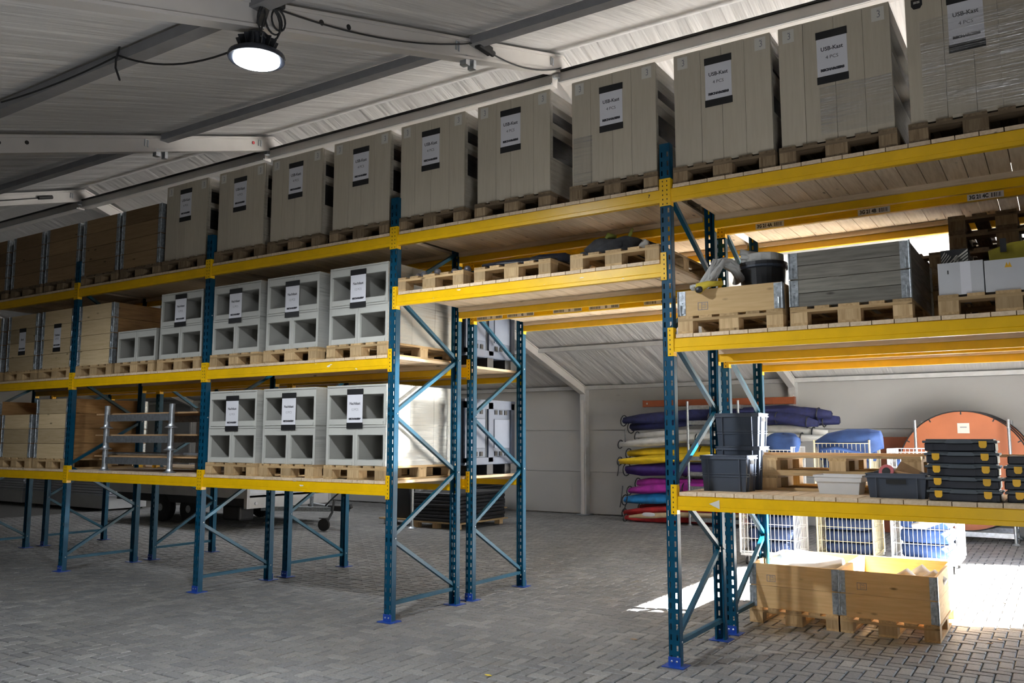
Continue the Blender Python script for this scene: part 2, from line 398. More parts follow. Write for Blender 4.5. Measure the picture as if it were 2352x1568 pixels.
for y0, y1 in ((EAVE_Y0 - .3, RIDGE_Y), (RIDGE_Y, EAVE_Y1 + .3)):
    ce.prism([(y0, roof_z(y0)), (y1, roof_z(y1)), (y1, roof_z(y1) + .05), (y0, roof_z(y0) + .05)], XL - .1, XR + .1, 'YZ')
struct('ceiling', ce, 'membrane')
BAYX = [-1.93 + 4.66 * k for k in range(-5, 2)]
# back wall panels: three courses between the posts
wb = D.objects['wall_back']
zc = [.02, .95, 1.88, 2.80]
for k in range(len(BAYX)):
    x0 = BAYX[k-1] if k else XL; x1 = BAYX[k]
    for r in range(3):
        o = obj('wall_panel', MB().box(x0 + .05, x1 - .05, EAVE_Y1, EAVE_Y1 + .05, zc[r], zc[r+1] - .008), 'wallstain' if (r > 0 and k in (4, 5)) else 'wallskin', wb)
def rafter(x):
    o = struct('roof_beam', MB(), 'alu_white')
    me = MB()
    for s in (-1, 1):
        ye = EAVE_Y0 if s < 0 else EAVE_Y1 - .05
        y0, y1 = sorted((RIDGE_Y, ye))
        me.prism([(y0, roof_z(y0) - .24), (y1, roof_z(y1) - .24), (y1, roof_z(y1) - .04), (y0, roof_z(y0) - .04)], x - .05, x + .05, 'YZ')
        for dz in (.24, .07):
            me.prism([(y0, roof_z(y0) - dz - .005), (y1, roof_z(y1) - dz - .005), (y1, roof_z(y1) - dz + .02), (y0, roof_z(y0) - dz + .02)], x - .065, x + .065, 'YZ')
    o.data = me.mesh('roof_beam'); o.data.materials.append(M['alu_white'])
    for y in (EAVE_Y1 - .08, EAVE_Y0 + .08):
        p = obj('post', MB().box(x - .07, x + .07, y - .1, y + .1, -.05, roof_z(y) - .05), 'alu', o)
        if y > 0:
            obj('post_rail', MB().box(x - .035, x + .035, y - .125, y - .1, 0, roof_z(y) - .35), 'alu_white', o)
            obj('base_plate', MB().box(x - .15, x + .15, y - .18, y + .1, 0, .015), 'galv', o)
    for y in (0.0, RIDGE_Y):
        obj('bracket', MB().box(x - .02, x + .05, y - .10, y - .04, roof_z(y) - .32, roof_z(y) - .23).box(x - .02, x + .05, y + .02, y + .06, roof_z(y) - .32, roof_z(y) - .23), 'galv', o)
        obj('eyelet', MB().tube([(x + .056, y - .26, roof_z(y) - .25), (x + .06, y - .26, roof_z(y) - .17), (x + .06, y - .22, roof_z(y) - .17), (x + .056, y - .22, roof_z(y) - .25)], .008, 6), 'galv', o)
    return o
rafters = [rafter(x) for x in BAYX]
for k in (4, 5):                                        # bolt holes on the two nearest rafters
    for y in (-1.9, -1.62):
        obj('bolt', MB().tube([(BAYX[k] + .05, y, roof_z(y) - .13), (BAYX[k] + .056, y, roof_z(y) - .13)], .022, 10), 'dark', rafters[k])
n_p = 0
for y in [-5.0, -2.5, 0.0, RIDGE_Y, 3.6, 6.2, 8.9, EAVE_Y1 - .12, EAVE_Y0 + .12]:
    ridge = abs(y - RIDGE_Y) < .01
    for k in range(len(BAYX) + 1):
        x0 = BAYX[k-1] + .05 if k else XL; x1 = BAYX[k] - .05 if k < len(BAYX) else XR
        if x1 - x0 < .3: continue
        z = roof_z(y)
        h = .08
        if ridge: z -= .19; h = .15
        o = struct('purlin_beam', MB().box(x0, x1, y - .055, y + .055, z - .04 - h, z - .04), 'grey_purlin' if not ridge and y < 5 else ('alu' if not ridge else 'alu_white'))
        if ridge:
            obj('rail', MB().box(x0, x1, y - .075, y - .06, z - .07, z - .045), 'dark', o)  # dark strip painted as the shadow gap along the ridge bar
            obj('rail', MB().box(x0, x1, y - .08, y - .06, z - .19, z - .17), 'alu', o)

# ------------------------------------------------------------------ brick paving (herringbone)
def brick_mesh(l=.2, w=.1, h=.06, g=.0048, c=.006):
    mb = MB(); x = l/2 - g; y = w/2 - g
    mb.v = [(-x, -y, -h), (x, -y, -h), (x, y, -h), (-x, y, -h), (-x, -y, -c), (x, -y, -c), (x, y, -c), (-x, y, -c), (-x+c, -y+c, 0), (x-c, -y+c, 0), (x-c, y-c, 0), (-x+c, y-c, 0)]
    mb.f = [[4, 5, 9, 8], [5, 6, 10, 9], [6, 7, 11, 10], [7, 4, 8, 11], [8, 9, 10, 11], [0, 1, 5, 4], [1, 2, 6, 5], [2, 3, 7, 6], [3, 0, 4, 7]]
    return mb
bm_ = shared('brick', brick_mesh)
fwd = camo.rotation_euler.to_matrix() @ Vector((0, 0, -1)); rgt = camo.rotation_euler.to_matrix() @ Vector((1, 0, 0)); upv = camo.rotation_euler.to_matrix() @ Vector((0, 1, 0))
def in_view(x, y, m=40):
    d = Vector((x, y, 0)) - CAM; z = d.dot(fwd)
    if z < .3: return 0
    px = 1176 + F*d.dot(rgt)/z; py = 784 - F*d.dot(upv)/z
    return z if -m < px < 2352 + m and py < 1568 + m else 0
bricks = []
W = .1
for i in range(-170, 60):
    for j in range(-80, 130):
        # 2x1 herringbone cell rule on a unit grid: (i - j) mod 4 picks the brick that starts here
        q = (i - j) % 4
        if q == 0: bx, by, rot = (i + 1) * W, (j + .5) * W, 0
        elif q == 2: bx, by, rot = (i + .5) * W, (j + 0) * W, 1
        else: continue
        if bx > 3.1 or by > 11.0 or by < -4.5 or bx < -16.5: continue
        z = in_view(bx, by)
        if not z and not (-3.5 < by < 1.5 and -3 < bx < 3): continue
        bricks.append((z if z else 99, bx, by, rot))
bricks.sort()
q = random.Random(5)
for z, bx, by, rot in bricks[:300]:
    o = D.objects.new('brick', bm_); COL.objects.link(o); o.parent = floor
    o.location = (bx, by, q.uniform(-.0025, .001)); o.rotation_euler = (q.uniform(-.008, .008), q.uniform(-.008, .008), PI/2*rot + q.uniform(-.006, .006))
bm_.materials.append(M['brick'])
bv = [v.co.copy() for v in bm_.vertices]; bf = [list(p.vertices) for p in bm_.polygons]
V = []; FF = []; T = []
for z, bx, by, rot in bricks[300:]:
    b0 = len(V); dz = q.uniform(-.003, .001); ta = q.uniform(-.006, .006); tb = q.uniform(-.006, .006); t = q.random()
    near = z < 13 or z == 99
    for k, c in enumerate(bv):
        x, y = (c.x, c.y) if not rot else (-c.y, c.x)
        V.append((bx + x, by + y, c.z + dz + ta*x + tb*y))
    for f in bf:
        if not near and max(f) < 8: continue
        FF.append([b0 + k for k in f]); T.append(t)
me = D.meshes.new('paving_bricks'); me.from_pydata(V, [], FF); me.update()
at = me.attributes.new('tint', 'FLOAT', 'FACE'); at.data.foreach_set('value', T)
pv = obj('paving_bricks', me, 'bricks', floor); pv['kind'] = 'stuff'

# ------------------------------------------------------------------ pallet racking
PW, PD = .088, .062                       # post face and flange
FD = 1.05; GAP = .225                     # frame depth and the gap between the two rows
ROW_Y = {'front': 0.0, 'rear': FD + GAP}
PX = [2.8, 0.0, -2.8, -5.58, -8.28, -11.08]
Z1, Z2, ZP, Z4, H = 1.248, 2.443, 3.04, 3.630, 4.0
BH = .106
NTH = ('lowest', 'second', 'third', 'fourth', 'fifth', 'sixth', 'seventh', 'eighth', 'ninth', 'tenth')
PLACE = ['at the frame edge beyond the floor crates', 'right of the open passage', 'left of the open passage', 'first further along from the passage', 'second further along from the passage', 'third and last from the passage']
BAYN = ['right of the open passage', 'above the open passage', 'first beyond the passage', 'second beyond the passage', 'third beyond the passage']

def post_mesh():
    w, d, t = PW/2, PD, .0025
    mb = MB(); p = .0755; n = int(H / p); sw, sh = .0075, .021
    xs = [-w, -.026 - sw, -.026 + sw, .024 - sw, .024 + sw, w]
    zs = [0.0]
    for k in range(n):
        c = .06 + p * k
        if c + sh < H: zs += [c - sh, c + sh]
    zs.append(H)
    for y in (0.0, t):
        b0 = len(mb.v); nx = len(xs)
        for z in zs: mb.v += [(x, y, z) for x in xs]
        for r in range(len(zs) - 1):
            for c in range(nx - 1):
                if r % 2 == 1 and c in (1, 3): continue
                i = b0 + r*nx + c; mb.f.append([i, i+1, i+nx+1, i+nx])
    for s in (-1, 1):
        mb.box(min(s*w, s*(w-t)), max(s*w, s*(w-t)), 0, d, 0, H)
        mb.box(min(s*w, s*(w-.016)), max(s*w, s*(w-.016)), d - t, d, 0, H)
        mb.box(min(s*w, s*(w-.004)) - .0006, max(s*w, s*(w-.004)) + .0006, d*.35, d*.55, 0, H)
    return mb
POST = post_mesh().mesh('post')
FOOT = MB().box(-.085, .085, -.05, .10, 0, .006).box(-PW/2 - .004, PW/2 + .004, -.006, -.0005, .004, .07).mesh('foot_plate')
BOLT = MB().lathe([(.008, 0), (.008, .006), (.004, .008)], 6).mesh('bolt')
def frame(ix, row, zig):
    y0 = ROW_Y[row]
    t = thing('upright_frame', f'blue upright frame of the {row} rack row, {PLACE[ix]}', 'rack frame', (PX[ix], y0, 0), group='blue upright frames')
    for k in (0, 1):
        m = Matrix.Rotation(PI*k, 3, 'Z').to_euler()
        pos = (0, FD*k, 0)
        p = obj('post', POST, 'blue', t, pos, m)
        f = obj('foot_plate', FOOT, 'foot', t, pos, m)
        for bx in (-.02, .02):
            obj('bolt', BOLT, 'galv', f, (bx, -.0055, .04), (PI/2, 0, 0))
    ya, yb = PD*.6, FD - PD*.6
    def brace(za, zb, side):
        mb = MB().bar((side*.001, ya, za), (side*.001, yb, zb), .034, .036, (1, 0, 0))
        L = Vector((0, yb-ya, zb-za)).normalized(); n = Vector((0, -L.z, L.y))
        obj('brace', mb, 'brace', t)
        for yy, zz in ((ya, za), (yb, zb)):
            pass
    obj('brace', MB().bar((0, ya, .16), (0, yb, .16), .034, .036, (1, 0, 0)), 'brace', t)
    obj('brace', MB().bar((0, ya, 3.72), (0, yb, 3.72), .034, .036, (1, 0, 0)), 'brace', t)
    z = .175; st = .578; k = zig
    for j in range(6):
        za, zb = z + st*j + .012, z + st*(j+1) - .012
        if k: brace(za, zb, 1 if j % 2 else -1)
        else: brace(zb, za, 1 if j % 2 else -1)
        k = 1 - k
    for j in range(7):
        yy = ya if ((j % 2 == 0) == bool(zig)) else yb
        obj('bolt', BOLT, 'galv', t, (PW/2 + .001, yy, z + st*j), (0, PI/2, 0))
    return t
for ix, zig in ((0, 0), (1, 1), (2, 0), (3, 0), (4, 1), (5, 0)):
    frame(ix, 'front', zig)
    frame(ix, 'rear', zig)

CONN_L = {}
def conn_mesh(s):
    if s in CONN_L: return CONN_L[s]
    # s=+1: connector on the beam's low-x end, plate lies on the post left of the beam
    a, b = (-.045, 0) if s > 0 else (0, .045)
    mb = MB().box(a, b, -.008, -.003, -BH - .032, .082)
    x = -.0015 if s > 0 else -.0025
    mb.box(x, x + .004, -.008, .052, -BH - .032, .082)
    CONN_L[s] = mb.mesh('connector'); return CONN_L[s]
HOLE = MB().box(-.004, .004, -.0088, -.0079, -.006, .006).mesh('rivet_hole')
LEVEL = {Z1: 'lowest', Z2: 'middle', ZP: 'lower', Z4: 'top'}
def beam(ib, row, z, side, worn=False):
    """One yellow box beam with its two hooked end plates."""
    x0 = PX[ib+1] + PW/2; x1 = PX[ib] - PW/2; L = x1 - x0
    y = ROW_Y[row] + (0 if side == 'front' else FD)
    t = thing('rack_beam', f'yellow {side} beam, {LEVEL[z]} level, {row} rack row, bay {BAYN[ib]}', 'rack beam', (x0, y, z), 0 if side == 'front' else PI, 'yellow rack beams')
    if side == 'rear': t.location.x = x1
    def mk():
        mb = MB()
        mb.prism([(0.0, -BH), (.045, -BH), (.045, -.0), (.012, 0), (.012, -.004), (0, -.006), (0, -.072), (.0025, -.0745), (0, -.077)], .003, L - .003, 'YZ')
        return mb
    obj('profile', shared(('profile', round(L, 3)), mk), 'yellow_worn' if worn else 'yellow', t)
    for s, x in ((1, 0.0), (-1, L)):
        c = obj('connector', conn_mesh(s), 'yellow', t, (x, 0, 0))
        for k in range(6):
            obj('rivet_hole', HOLE, 'dark', c, (-.026 if s > 0 else .026, 0, .06 - .0365*k))
    return t
DECKT = .028
def deck(ib, row, z):
    x0 = PX[ib+1] + PW/2 + .015; x1 = PX[ib] - PW/2 - .015; y0 = ROW_Y[row] + .004; y1 = ROW_Y[row] + FD - .004
    t = thing('shelf_deck', f'pale board deck, {LEVEL[z]} level, {row} rack row, bay {BAYN[ib]}', 'shelf deck', ((x0+x1)/2, (y0+y1)/2, z), group='pale board shelf decks')
    L = x1 - x0; n = 19; w = L / n; d = (y1 - y0)/2
    me = shared(('plank', round(w, 4)), lambda: MB().box(-w/2 + .0032, w/2 - .0032, -d, d, 0, DECKT))
    for k in range(n):
        obj('plank', me, 'deck', t, (-L/2 + (k+.5)*w, 0, R.uniform(0, .0012)), (0, 0, R.uniform(-.0008, .0008)))
    for yy in (-d + .06, d - .06):
        obj('batten', shared(('batten', round(L, 3)), lambda: MB().box(-L/2, L/2, -.016, .016, -.042, 0)), 'batten', t, (0, yy, 0))
    return t
LV = {('front', 0): (Z1, Z2, Z4), ('front', 1): (ZP, Z4), ('front', 2): (Z1, Z2, Z4), ('front', 3): (Z1, Z2, Z4), ('front', 4): (Z1, Z2, Z4),
      ('rear', 0): (Z2, Z4), ('rear', 1): (ZP, Z4), ('rear', 2): (Z1, Z2, Z4), ('rear', 3): (Z1, Z2), ('rear', 4): (Z1, Z2)}
BEAMS = {}
for (row, ib), zs in LV.items():
    for z in zs:
        for side in ('front', 'rear'):
            BEAMS[row, ib, z, side] = beam(ib, row, z, side, worn=(row == 'front' and side == 'front' and ib in (1, 2) and z < 3.3))
        deck(ib, row, z)
TOP = lambda z: z + DECKT + .0015
# location labels on the rear row's front beams
def barcode(t, x, z, w, h, txt, key, sc, bars):
    lab = obj('location_label', shared(('location_label', w, h), lambda: MB().box(-w/2, w/2, -.0035, -.001, -h/2, h/2)), 'paper', t, (x, 0, z))
    if txt: obj('lettering', text_mesh([(txt, h*.85, 0, .78, .002)], key), 'ink', lab, (sc, -.0045, -h*.02))
    for (bx, bw) in bars:
        mb = MB(); q = random.Random(int(bx*1000) + len(txt)); xx = 0
        while xx < bw: 
            ww = q.choice((.003, .005, .007)); mb.box(bx + xx, bx + xx + ww, -.0045, -.0036, -h*.34, h*.34); xx += ww + q.choice((.003, .004, .006))
        o = obj('barcode', mb, 'ink', lab)
bt = BEAMS['rear', 0, Z4, 'front']
for k, (xc, s) in enumerate(((.45, '3G 21 4A'), (1.31, '3G 21 4B'), (2.12, '3G 21 4C'))):
    barcode(bt, xc - PW/2, -.078, .25, .05, s, 'loc_' + s, -.045, [(.04, .07)])
bt = BEAMS['rear', 1, ZP, 'front']
for xc, s in ((-2.55, '01'), (-2.16, '02'), (-1.6, '31'), (-1.19, '53'), (-.6, '95')):
    barcode(bt, xc + 2.8 - PW/2, -.082, .33, .036, s, 'bay_' + s, .025, [(-.155, .12), (.08, .07)])
obj('number_mark', text_mesh([('7', .035, 0, 1, .001)], 'seven'), 'ink', BEAMS['front', 1, Z4, 'front'], (2.62, -.002, -.04))
tri = obj('triangle_sticker', MB().prism([(-.05, 0), (.03, -.035), (.03, .03)], -.0035, -.001), 'sticker', BEAMS['front', 0, Z1, 'front'], (.30, 0, -.05))

# ------------------------------------------------------------------ pallets
PLW, PLD, PLH = .80, 1.15, .135
PB = {}
def pal_meshes():
    if PB: return PB
    w, d = PLW/2, PLD/2
    PB['deck_board'] = [(MB().box(x - bw/2, x + bw/2, -d, d, .115, PLH).mesh('deck_board'), 'y') for x, bw in ((-.34, .12), (-.18, .10), (0, .14), (.18, .10), (.34, .12))]
    PB['cross_board'] = [(MB().box(-w, w, y - .065, y + .065, .094, .115).mesh('cross_board'), 'x') for y in (-d + .065, 0, d - .065)]
    PB['block'] = [(MB().box(x - bw/2, x + bw/2, y - .06, y + .06, .02, .094).mesh('block'), 'b') for x, bw in ((-.34, .12), (0, .15), (.34, .12)) for y in (-d + .06, 0, d - .06)]
    PB['bottom_board'] = [(MB().box(x - bw/2, x + bw/2, -d, d, 0, .02).mesh('bottom_board'), 'y') for x, bw in ((-.34, .12), (0, .15), (.34, .12))]
    return PB
def pallet(x, y, z, label, old=False, rz=0, group='wooden pallets'):
    t = thing('pallet', label, 'pallet', (x, y, z), rz, group)
    for nme, L in pal_meshes().items():
        for me, ax in L:
            obj(nme, me, ('palo_' if old else 'pal_') + ax, t)
    return t
YP = .02 + PLD/2
def px_on(x0): return x0 + PLW/2

# ------------------------------------------------------------------ printed signs
def sign(parent, x, y, z, w, h, lines, key, tilt=0):
    s = obj('sign', shared(('sign', w, h), lambda: MB().box(-w/2, w/2, -.0015, 0, -h/2, h/2)), 'paper', parent, (x, y, z), (0, tilt, 0))
    for zz in (h/2 - .005, -h/2 + .005):
        obj('tape', shared(('tape', w), lambda: MB().box(-w/2 - .004, w/2 + .004, -.0028, -.0008, -.028, .028)), 'tape', s, (0, 0, zz))
    obj('lettering', text_mesh(lines, key), 'ink', s, (0, -.002, 0))
    return s
USB = [('USB-Kast', .042, .06, .95, .001), ('4 PCS', .036, -.005, 1, 0), ('RECHARGERS', .0235, -.098, 1.12, .0025)]
NACHT = [('Nachtkast', .036, .05, .95, .001), ('12 PCS', .032, -.01, 1, -.0004), ('RECHARGERS', .0225, -.1, 1.12, .0022)]
BANK = [('Bank', .04, .03, .95, .001), ('RECHARGERS', .0225, -.1, 1.12, .0022)]
BANK2 = [('Tafelblad', .036, .035, .95, .001), ('6 PCS', .034, -.015, 1, 0), ('RECHARGERS', .0225, -.1, 1.12, .0022)]

def film_wrap(hw, d, z0, z1, t=.003):
    return MB().prism([(-hw, -.004), (-hw, d), (hw, d), (hw, -.004), (hw + t, -.004), (hw + t, d + t), (-hw - t, d + t), (-hw - t, -.004)], z0, z1, 'XY')
# ------------------------------------------------------------------ tall wrapped cabinets on the top level
LW, LD, LH = .77, 1.10, .925
def tall_load(x, z, label, seed, mark=True, film=None):
    q = random.Random(seed)
    t = thing('wrapped_cabinets', label, 'wrapped load', (x, .045, z), 0, 'tall beige wrapped cabinets')
    cuts = [-.385, -.185 + q.uniform(-.03, .03), -.002 + q.uniform(-.03, .02), .19 + q.uniform(-.03, .03), .385]
    for k in range(4):
        g = .0012 if k != 1 else .002
        obj('front_board', MB().box(cuts[k] + g, cuts[k+1] - g, 0, .02 - .002*(k % 2), 0, LH - q.uniform(0, .004)), 'beige', t)
    S = shared('side_panel_low', lambda: MB().box(-.383, .383, .022, LD, 0, .32))
    obj('lower_cabinet', S, 'beige_y', t)
    obj('divider', shared('divider', lambda: MB().box(-.383, .383, .022, LD, .575, .635)), 'beige_y', t)
    obj('upper_cabinet', shared('upper_cabinet', lambda: MB().box(-.383, .383, .022, LD, .795, LH - .006)), 'beige_y', t)
    obj('shade_core', shared('shade_core', lambda: MB().box(-.30, .30, .022, LD - .02, .318, .80)), 'dark', t)  # black block puts the shade inside the side openings into colour
    for yy in (.022, LD - .03):
        obj('edge_board', shared(('edge_board', yy), lambda: MB().box(-.384, .384, yy, yy + .03, .0, LH - .004)), 'beige_y', t)
    sign(t, q.uniform(-.03, .0), -.002, .64 + q.uniform(-.02, .02), .21, .35, USB, 'usb')
    for sx, sz in ((-.31, .85), (.31, .85)):
        if mark:
            s = obj('corner_sticker', shared('corner_sticker', lambda: MB().box(-.042, .042, -.0025, -.0005, -.05, .05)), 'sticker', t, (sx, -.001, sz))
            obj('emblem', text_mesh([('3', .075, 0, .8, 0), ('\u00b7\u00b7', .06, .03, .7, 0)], 'mark3'), 'ink_grey', s, (.006, -.003, -.004))
        else:
            s = obj('shield_sticker', MB().prism([(-.035, .035), (.035, .035), (.035, -.012), (.02, -.035), (-.02, -.035), (-.035, -.012)], -.003, -.0005), 'tape', t, (sx, -.001, sz))
            obj('emblem', text_mesh([('==', .04, 0, .9, 0.001)], 'bars'), 'sticker', s, (0, -.0035, .008))
    obj('stretch_film', film_wrap(.388, LD + .002, .002, LH), 'film', t)
    if film: obj('front_film', MB().box(film[0], film[1], -.0075, -.0045, film[2], film[3]), 'film_front', t)
    return t
SL = {0: [.06, .89, 1.76], 1: [-2.78, -1.86, -.87], 2: [-5.52, -4.63, -3.69], 3: [-8.23, -7.36, -6.50], 4: [-10.96, -10.02, -9.13]}
ORD = {0: 'first', 1: 'second', 2: 'third'}
Z4T, Z2T, Z1T, ZPT = TOP(Z4), TOP(Z2), TOP(Z1), TOP(ZP)
bayname = {0: 'right of the passage', 1: 'over the passage', 2: 'one bay beyond the passage', 3: 'two bays beyond the passage', 4: 'three bays beyond the passage'}
ordn = lambda k: ('left', 'middle', 'right')[k]
for ib in (0, 1, 2, 3):
    for k, x0 in enumerate(SL[ib]):
        if ib == 3 and k < 2: continue
        extra = ''
        tall_load(px_on(x0), Z4T + PLH, f'{ordn(k)} tall beige cabinet load on the top level, {bayname[ib]}' if (ib, k) != (0, 2) else 'tall beige load with black shield mark and shiny film, top level', 100*ib + k, mark=(ib, k) != (0, 2), film={(1, 2): (-.37, -.19, .01, .42), (0, 2): (-.3, .38, .02, .72), (0, 1): (-.1, .38, .05, .4)}.get((ib, k)))
        pallet(px_on(x0), YP, Z4T, f'dark pallet under the {ordn(k)} tall beige load, top level, {bayname[ib]}', old=True)

# ------------------------------------------------------------------ pale open-front cabinets
CW, CH, CD = .393, .394, .366
def cab_mesh():
    w, t = CW/2 - .002, .03
    mb = MB()
    mb.box(-w, -w + t, 0, CD, 0, CH - .002).box(w - t, w, 0, CD, 0, CH - .002)
    mb.box(-w + t, w - t, .004, CD, .0, .058).box(-w + t, w - t, .002, CD, .295, CH - .002)
    mb.box(-w + t, w - t, CD - .012, CD, .058, .295)
    mb.box(-w + t + .004, w - t - .004, -.002, .004, .004, .036)
    return mb
def cab_in():  # thin inner skins that carry the opening's shade as darker colour
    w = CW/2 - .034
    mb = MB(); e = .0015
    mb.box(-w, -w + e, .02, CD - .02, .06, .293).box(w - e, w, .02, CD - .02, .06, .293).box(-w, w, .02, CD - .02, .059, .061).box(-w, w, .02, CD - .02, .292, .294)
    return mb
CABM = cab_mesh().mesh('cabinet'); CABI = cab_in().mesh('shade_lining'); CABR = MB().box(-.001, .001, 0, .006, .0, .002)
def cab_load(x, z, label, seed, cols=(-1, 1), rows=2, depth=3, signed=True):
    q = random.Random(seed)
    t = thing('wrapped_cabinet_stack', label, 'wrapped load', (x, .04, z), 0, 'pale open cabinets wrapped on pallets')
    for r in range(rows):
        for cx in cols:
            for dd in range(depth):
                c = obj('cabinet', CABM, 'cab', t, (cx*CW/2 + q.uniform(-.001, .001), dd*(CD + .003) + q.uniform(0, .002), r*CH))
                if dd == 0:
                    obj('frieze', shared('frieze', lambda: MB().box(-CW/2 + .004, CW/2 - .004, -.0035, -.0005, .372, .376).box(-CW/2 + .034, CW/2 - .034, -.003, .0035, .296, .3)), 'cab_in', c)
                    obj('shade_lining', CABI, 'cab_in', c)
    if signed: sign(t, q.uniform(-.015, .005), -.006, .545 + q.uniform(-.02, .03), .205, .34, NACHT, 'nacht')
    if signed: obj('stretch_film', film_wrap(CW + .003, depth*(CD+.003) + .003, .002, rows*CH + .003), 'film', t)
    return t
for k, x0 in enumerate(SL[2]):
    cab_load(px_on(x0), Z2T + PLH, f'{ordn(k)} pale open-front cabinet stack on the middle level, {bayname[2]}', 31 + k)
    pallet(px_on(x0), YP, Z2T, f'pallet under the {ordn(k)} pale cabinet stack, middle level, {bayname[2]}')
    cab_load(px_on(x0), Z1T + PLH, f'{ordn(k)} pale open-front cabinet stack on the lowest level, {bayname[2]}', 41 + k)
    pallet(px_on(x0), YP, Z1T, f'pallet under the {ordn(k)} pale cabinet stack, lowest level, {bayname[2]}')
x0 = SL[3][2]
cab_load(px_on(x0), Z2T + PLH, 'pale open-front cabinet stack with bent paper sign, middle level, two bays beyond the passage', 51)
pallet(px_on(x0), YP, Z2T, 'pallet under the pale cabinet stack, middle level, two bays beyond the passage')
x0 = SL[3][1]
cab_load(px_on(x0), Z2T + PLH, 'single row of two small pale cabinets without a sign on the middle level', 52, rows=1, depth=2, signed=False)
pallet(px_on(x0), YP, Z2T, 'pallet under the two small pale cabinets, middle level')

# ------------------------------------------------------------------ wooden pallet collars
def collar_crate(x, y, z, label, n, rh, fm, sm, planks=1, w=.77, d=1.13, sg=None, fill=None, group='wooden pallet collar crates', lid=False, stamp=True):
    t = thing('collar_crate', label, 'crate', (x, y, z), 0, group)
    hw, hd, th = w/2, d/2, .022
    for r in range(n):
        for p in range(planks):
            h = rh/planks; z0 = r*rh + p*h; z1 = z0 + h - (.0022 if fm == 'collar' else .0045)
            obj('plank', MB().box(-hw + .02, hw - .02, -hd, -hd + th, z0, z1), fm, t)
            obj('plank', MB().box(-hw + .02, hw - .02, hd - th, hd, z0, z1), fm, t)
            for s in (-1, 1):
                obj('plank', MB().box(s*hw - (th if s > 0 else 0), s*hw + (0 if s > 0 else th), -hd + .004, hd - .004, z0, z1), sm, t)
        for sx in (-1, 1):
            for sy in (-1, 1):
                def mk():
                    mb = MB()
                    mb.box(-.056, .004, -.003, .0, .006, rh - .006, None).box(0, .004, 0, .06, .006, rh - .006)
                    mb.tube([(.003, -.003, .004), (.003, -.003, rh - .004)], .007, 8)
                    mb.box(-.05, -.008, -.008, -.003, rh*.1, rh*.3).tube([(-.02, -.009, rh*.06), (-.02, -.012, rh*.22), (-.02, -.009, rh*.42)], .006, 6)
                    for zz in (.2, .5, .8): mb.lathe([(.006, 0), (.006, .003)], 6, (-.03, -.0035, rh*zz))
                    return mb
                me = shared(('hinge', rh), mk)
                h = obj('hinge', me, 'hinge', t, (sx*(hw - .001), sy*(hd + .001), r*rh))
                h.scale = (sx, -sy, 1)
    if stamp:
        s = obj('stamp', shared('stamp', lambda: MB().box(-.04, .04, -.001, 0, .026, .03).box(-.04, .04, -.001, 0, -.03, -.026).box(-.04, -.036, -.001, 0, -.03, .03).box(.036, .04, -.001, 0, -.03, .03).box(-.012, -.009, -.001, 0, -.03, .03)), 'ink_grey', t, (-.2, -hd - .0005, n*rh - rh*.65))
        obj('lettering', text_mesh([('NL', .028, .012, 1, 0), ('HT', .024, -.014, 1, 0)], 'nlht'), 'ink_grey', s, (.012, -.001, 0))
    if sg: sign(t, 0, -hd - .003, n*rh*.52, .17, .33, sg[0], sg[1])
    return t
YC = .03 + 1.13/2
for ib, k, lab in ((3, 0, 'second brown collar crate from the tall beige loads, top level'), (3, 1, 'brown collar crate next to the last tall beige load, top level'), (4, 2, 'third brown collar crate from the tall beige loads, top level'),
                   (4, 1, 'fourth brown collar crate from the tall beige loads, top level'), (4, 0, 'fifth brown collar crate, farthest in view on the top level, with a paper sign')):
    x = px_on(SL[ib][k])
    collar_crate(x, YC, Z4T + PLH, lab, 4, .187, 'collar_brown', 'collar_side', w=.80, sg=(BANK, 'bank') if (ib, k) == (4, 0) else None, stamp=False)
    pallet(x, YP, Z4T, 'pallet under the ' + lab.split(',')[0], old=True)
for ib, k, lab, sg in ((3, 0, 'tall pale pine collar crate beside the two small cabinets, middle level', None), (4, 2, 'pale pine collar crate with a paper sign, middle level, nearest the second far upright', (BANK2, 'bank2')),
                       (4, 1, 'pale pine collar crate with a paper sign, middle level, middle of the last bay', (BANK, 'bank')), (4, 0, 'pale pine collar crate at the very end of the middle level', None)):
    x = px_on(SL[ib][k])
    collar_crate(x, YC, Z2T + PLH, lab, 4, .197, 'collar_pale', 'collar_side', sg=sg, stamp=False)
    pallet(x, YP, Z2T, f'pallet under a pale pine crate, middle level, {ordn(k)} spot, {bayname[ib]}', old=False)
for ib, k, lab, n in ((4, 2, 'pale pine collar crate of four boards on the lowest level, last bay', 4), (4, 1, 'lower pale pine collar crate of three boards on the lowest level', 3), (4, 0, 'pale pine collar crate at the far end of the lowest level', 4)):
    x = px_on(SL[ib][k])
    collar_crate(x, YC, Z1T + PLH, lab, n, .197, 'collar_pale', 'collar_side', stamp=False)
    pallet(x, YP, Z1T, 'pallet under the ' + lab)

# right bay, middle level
x = .08 + .395
pallet(x, YP, Z2T, 'pallet under the single new pine collar, middle level, right of the passage')
collar_crate(x, YC, Z2T + PLH, 'single new yellow pine collar with galvanised corner hinges, holding the black bucket', 1, .20, 'collar', 'collar_y', w=.79)
x = .93 + .395
pallet(x, YP, Z2T, 'worn pallet under the weathered grey collar crate, middle level', old=False)
collar_crate(x, YC, Z2T + PLH, 'weathered grey collar crate, two collars of two boards, middle level', 2, .20, 'collar_grey', 'collar_grey_y', planks=2, w=.79, stamp=False)
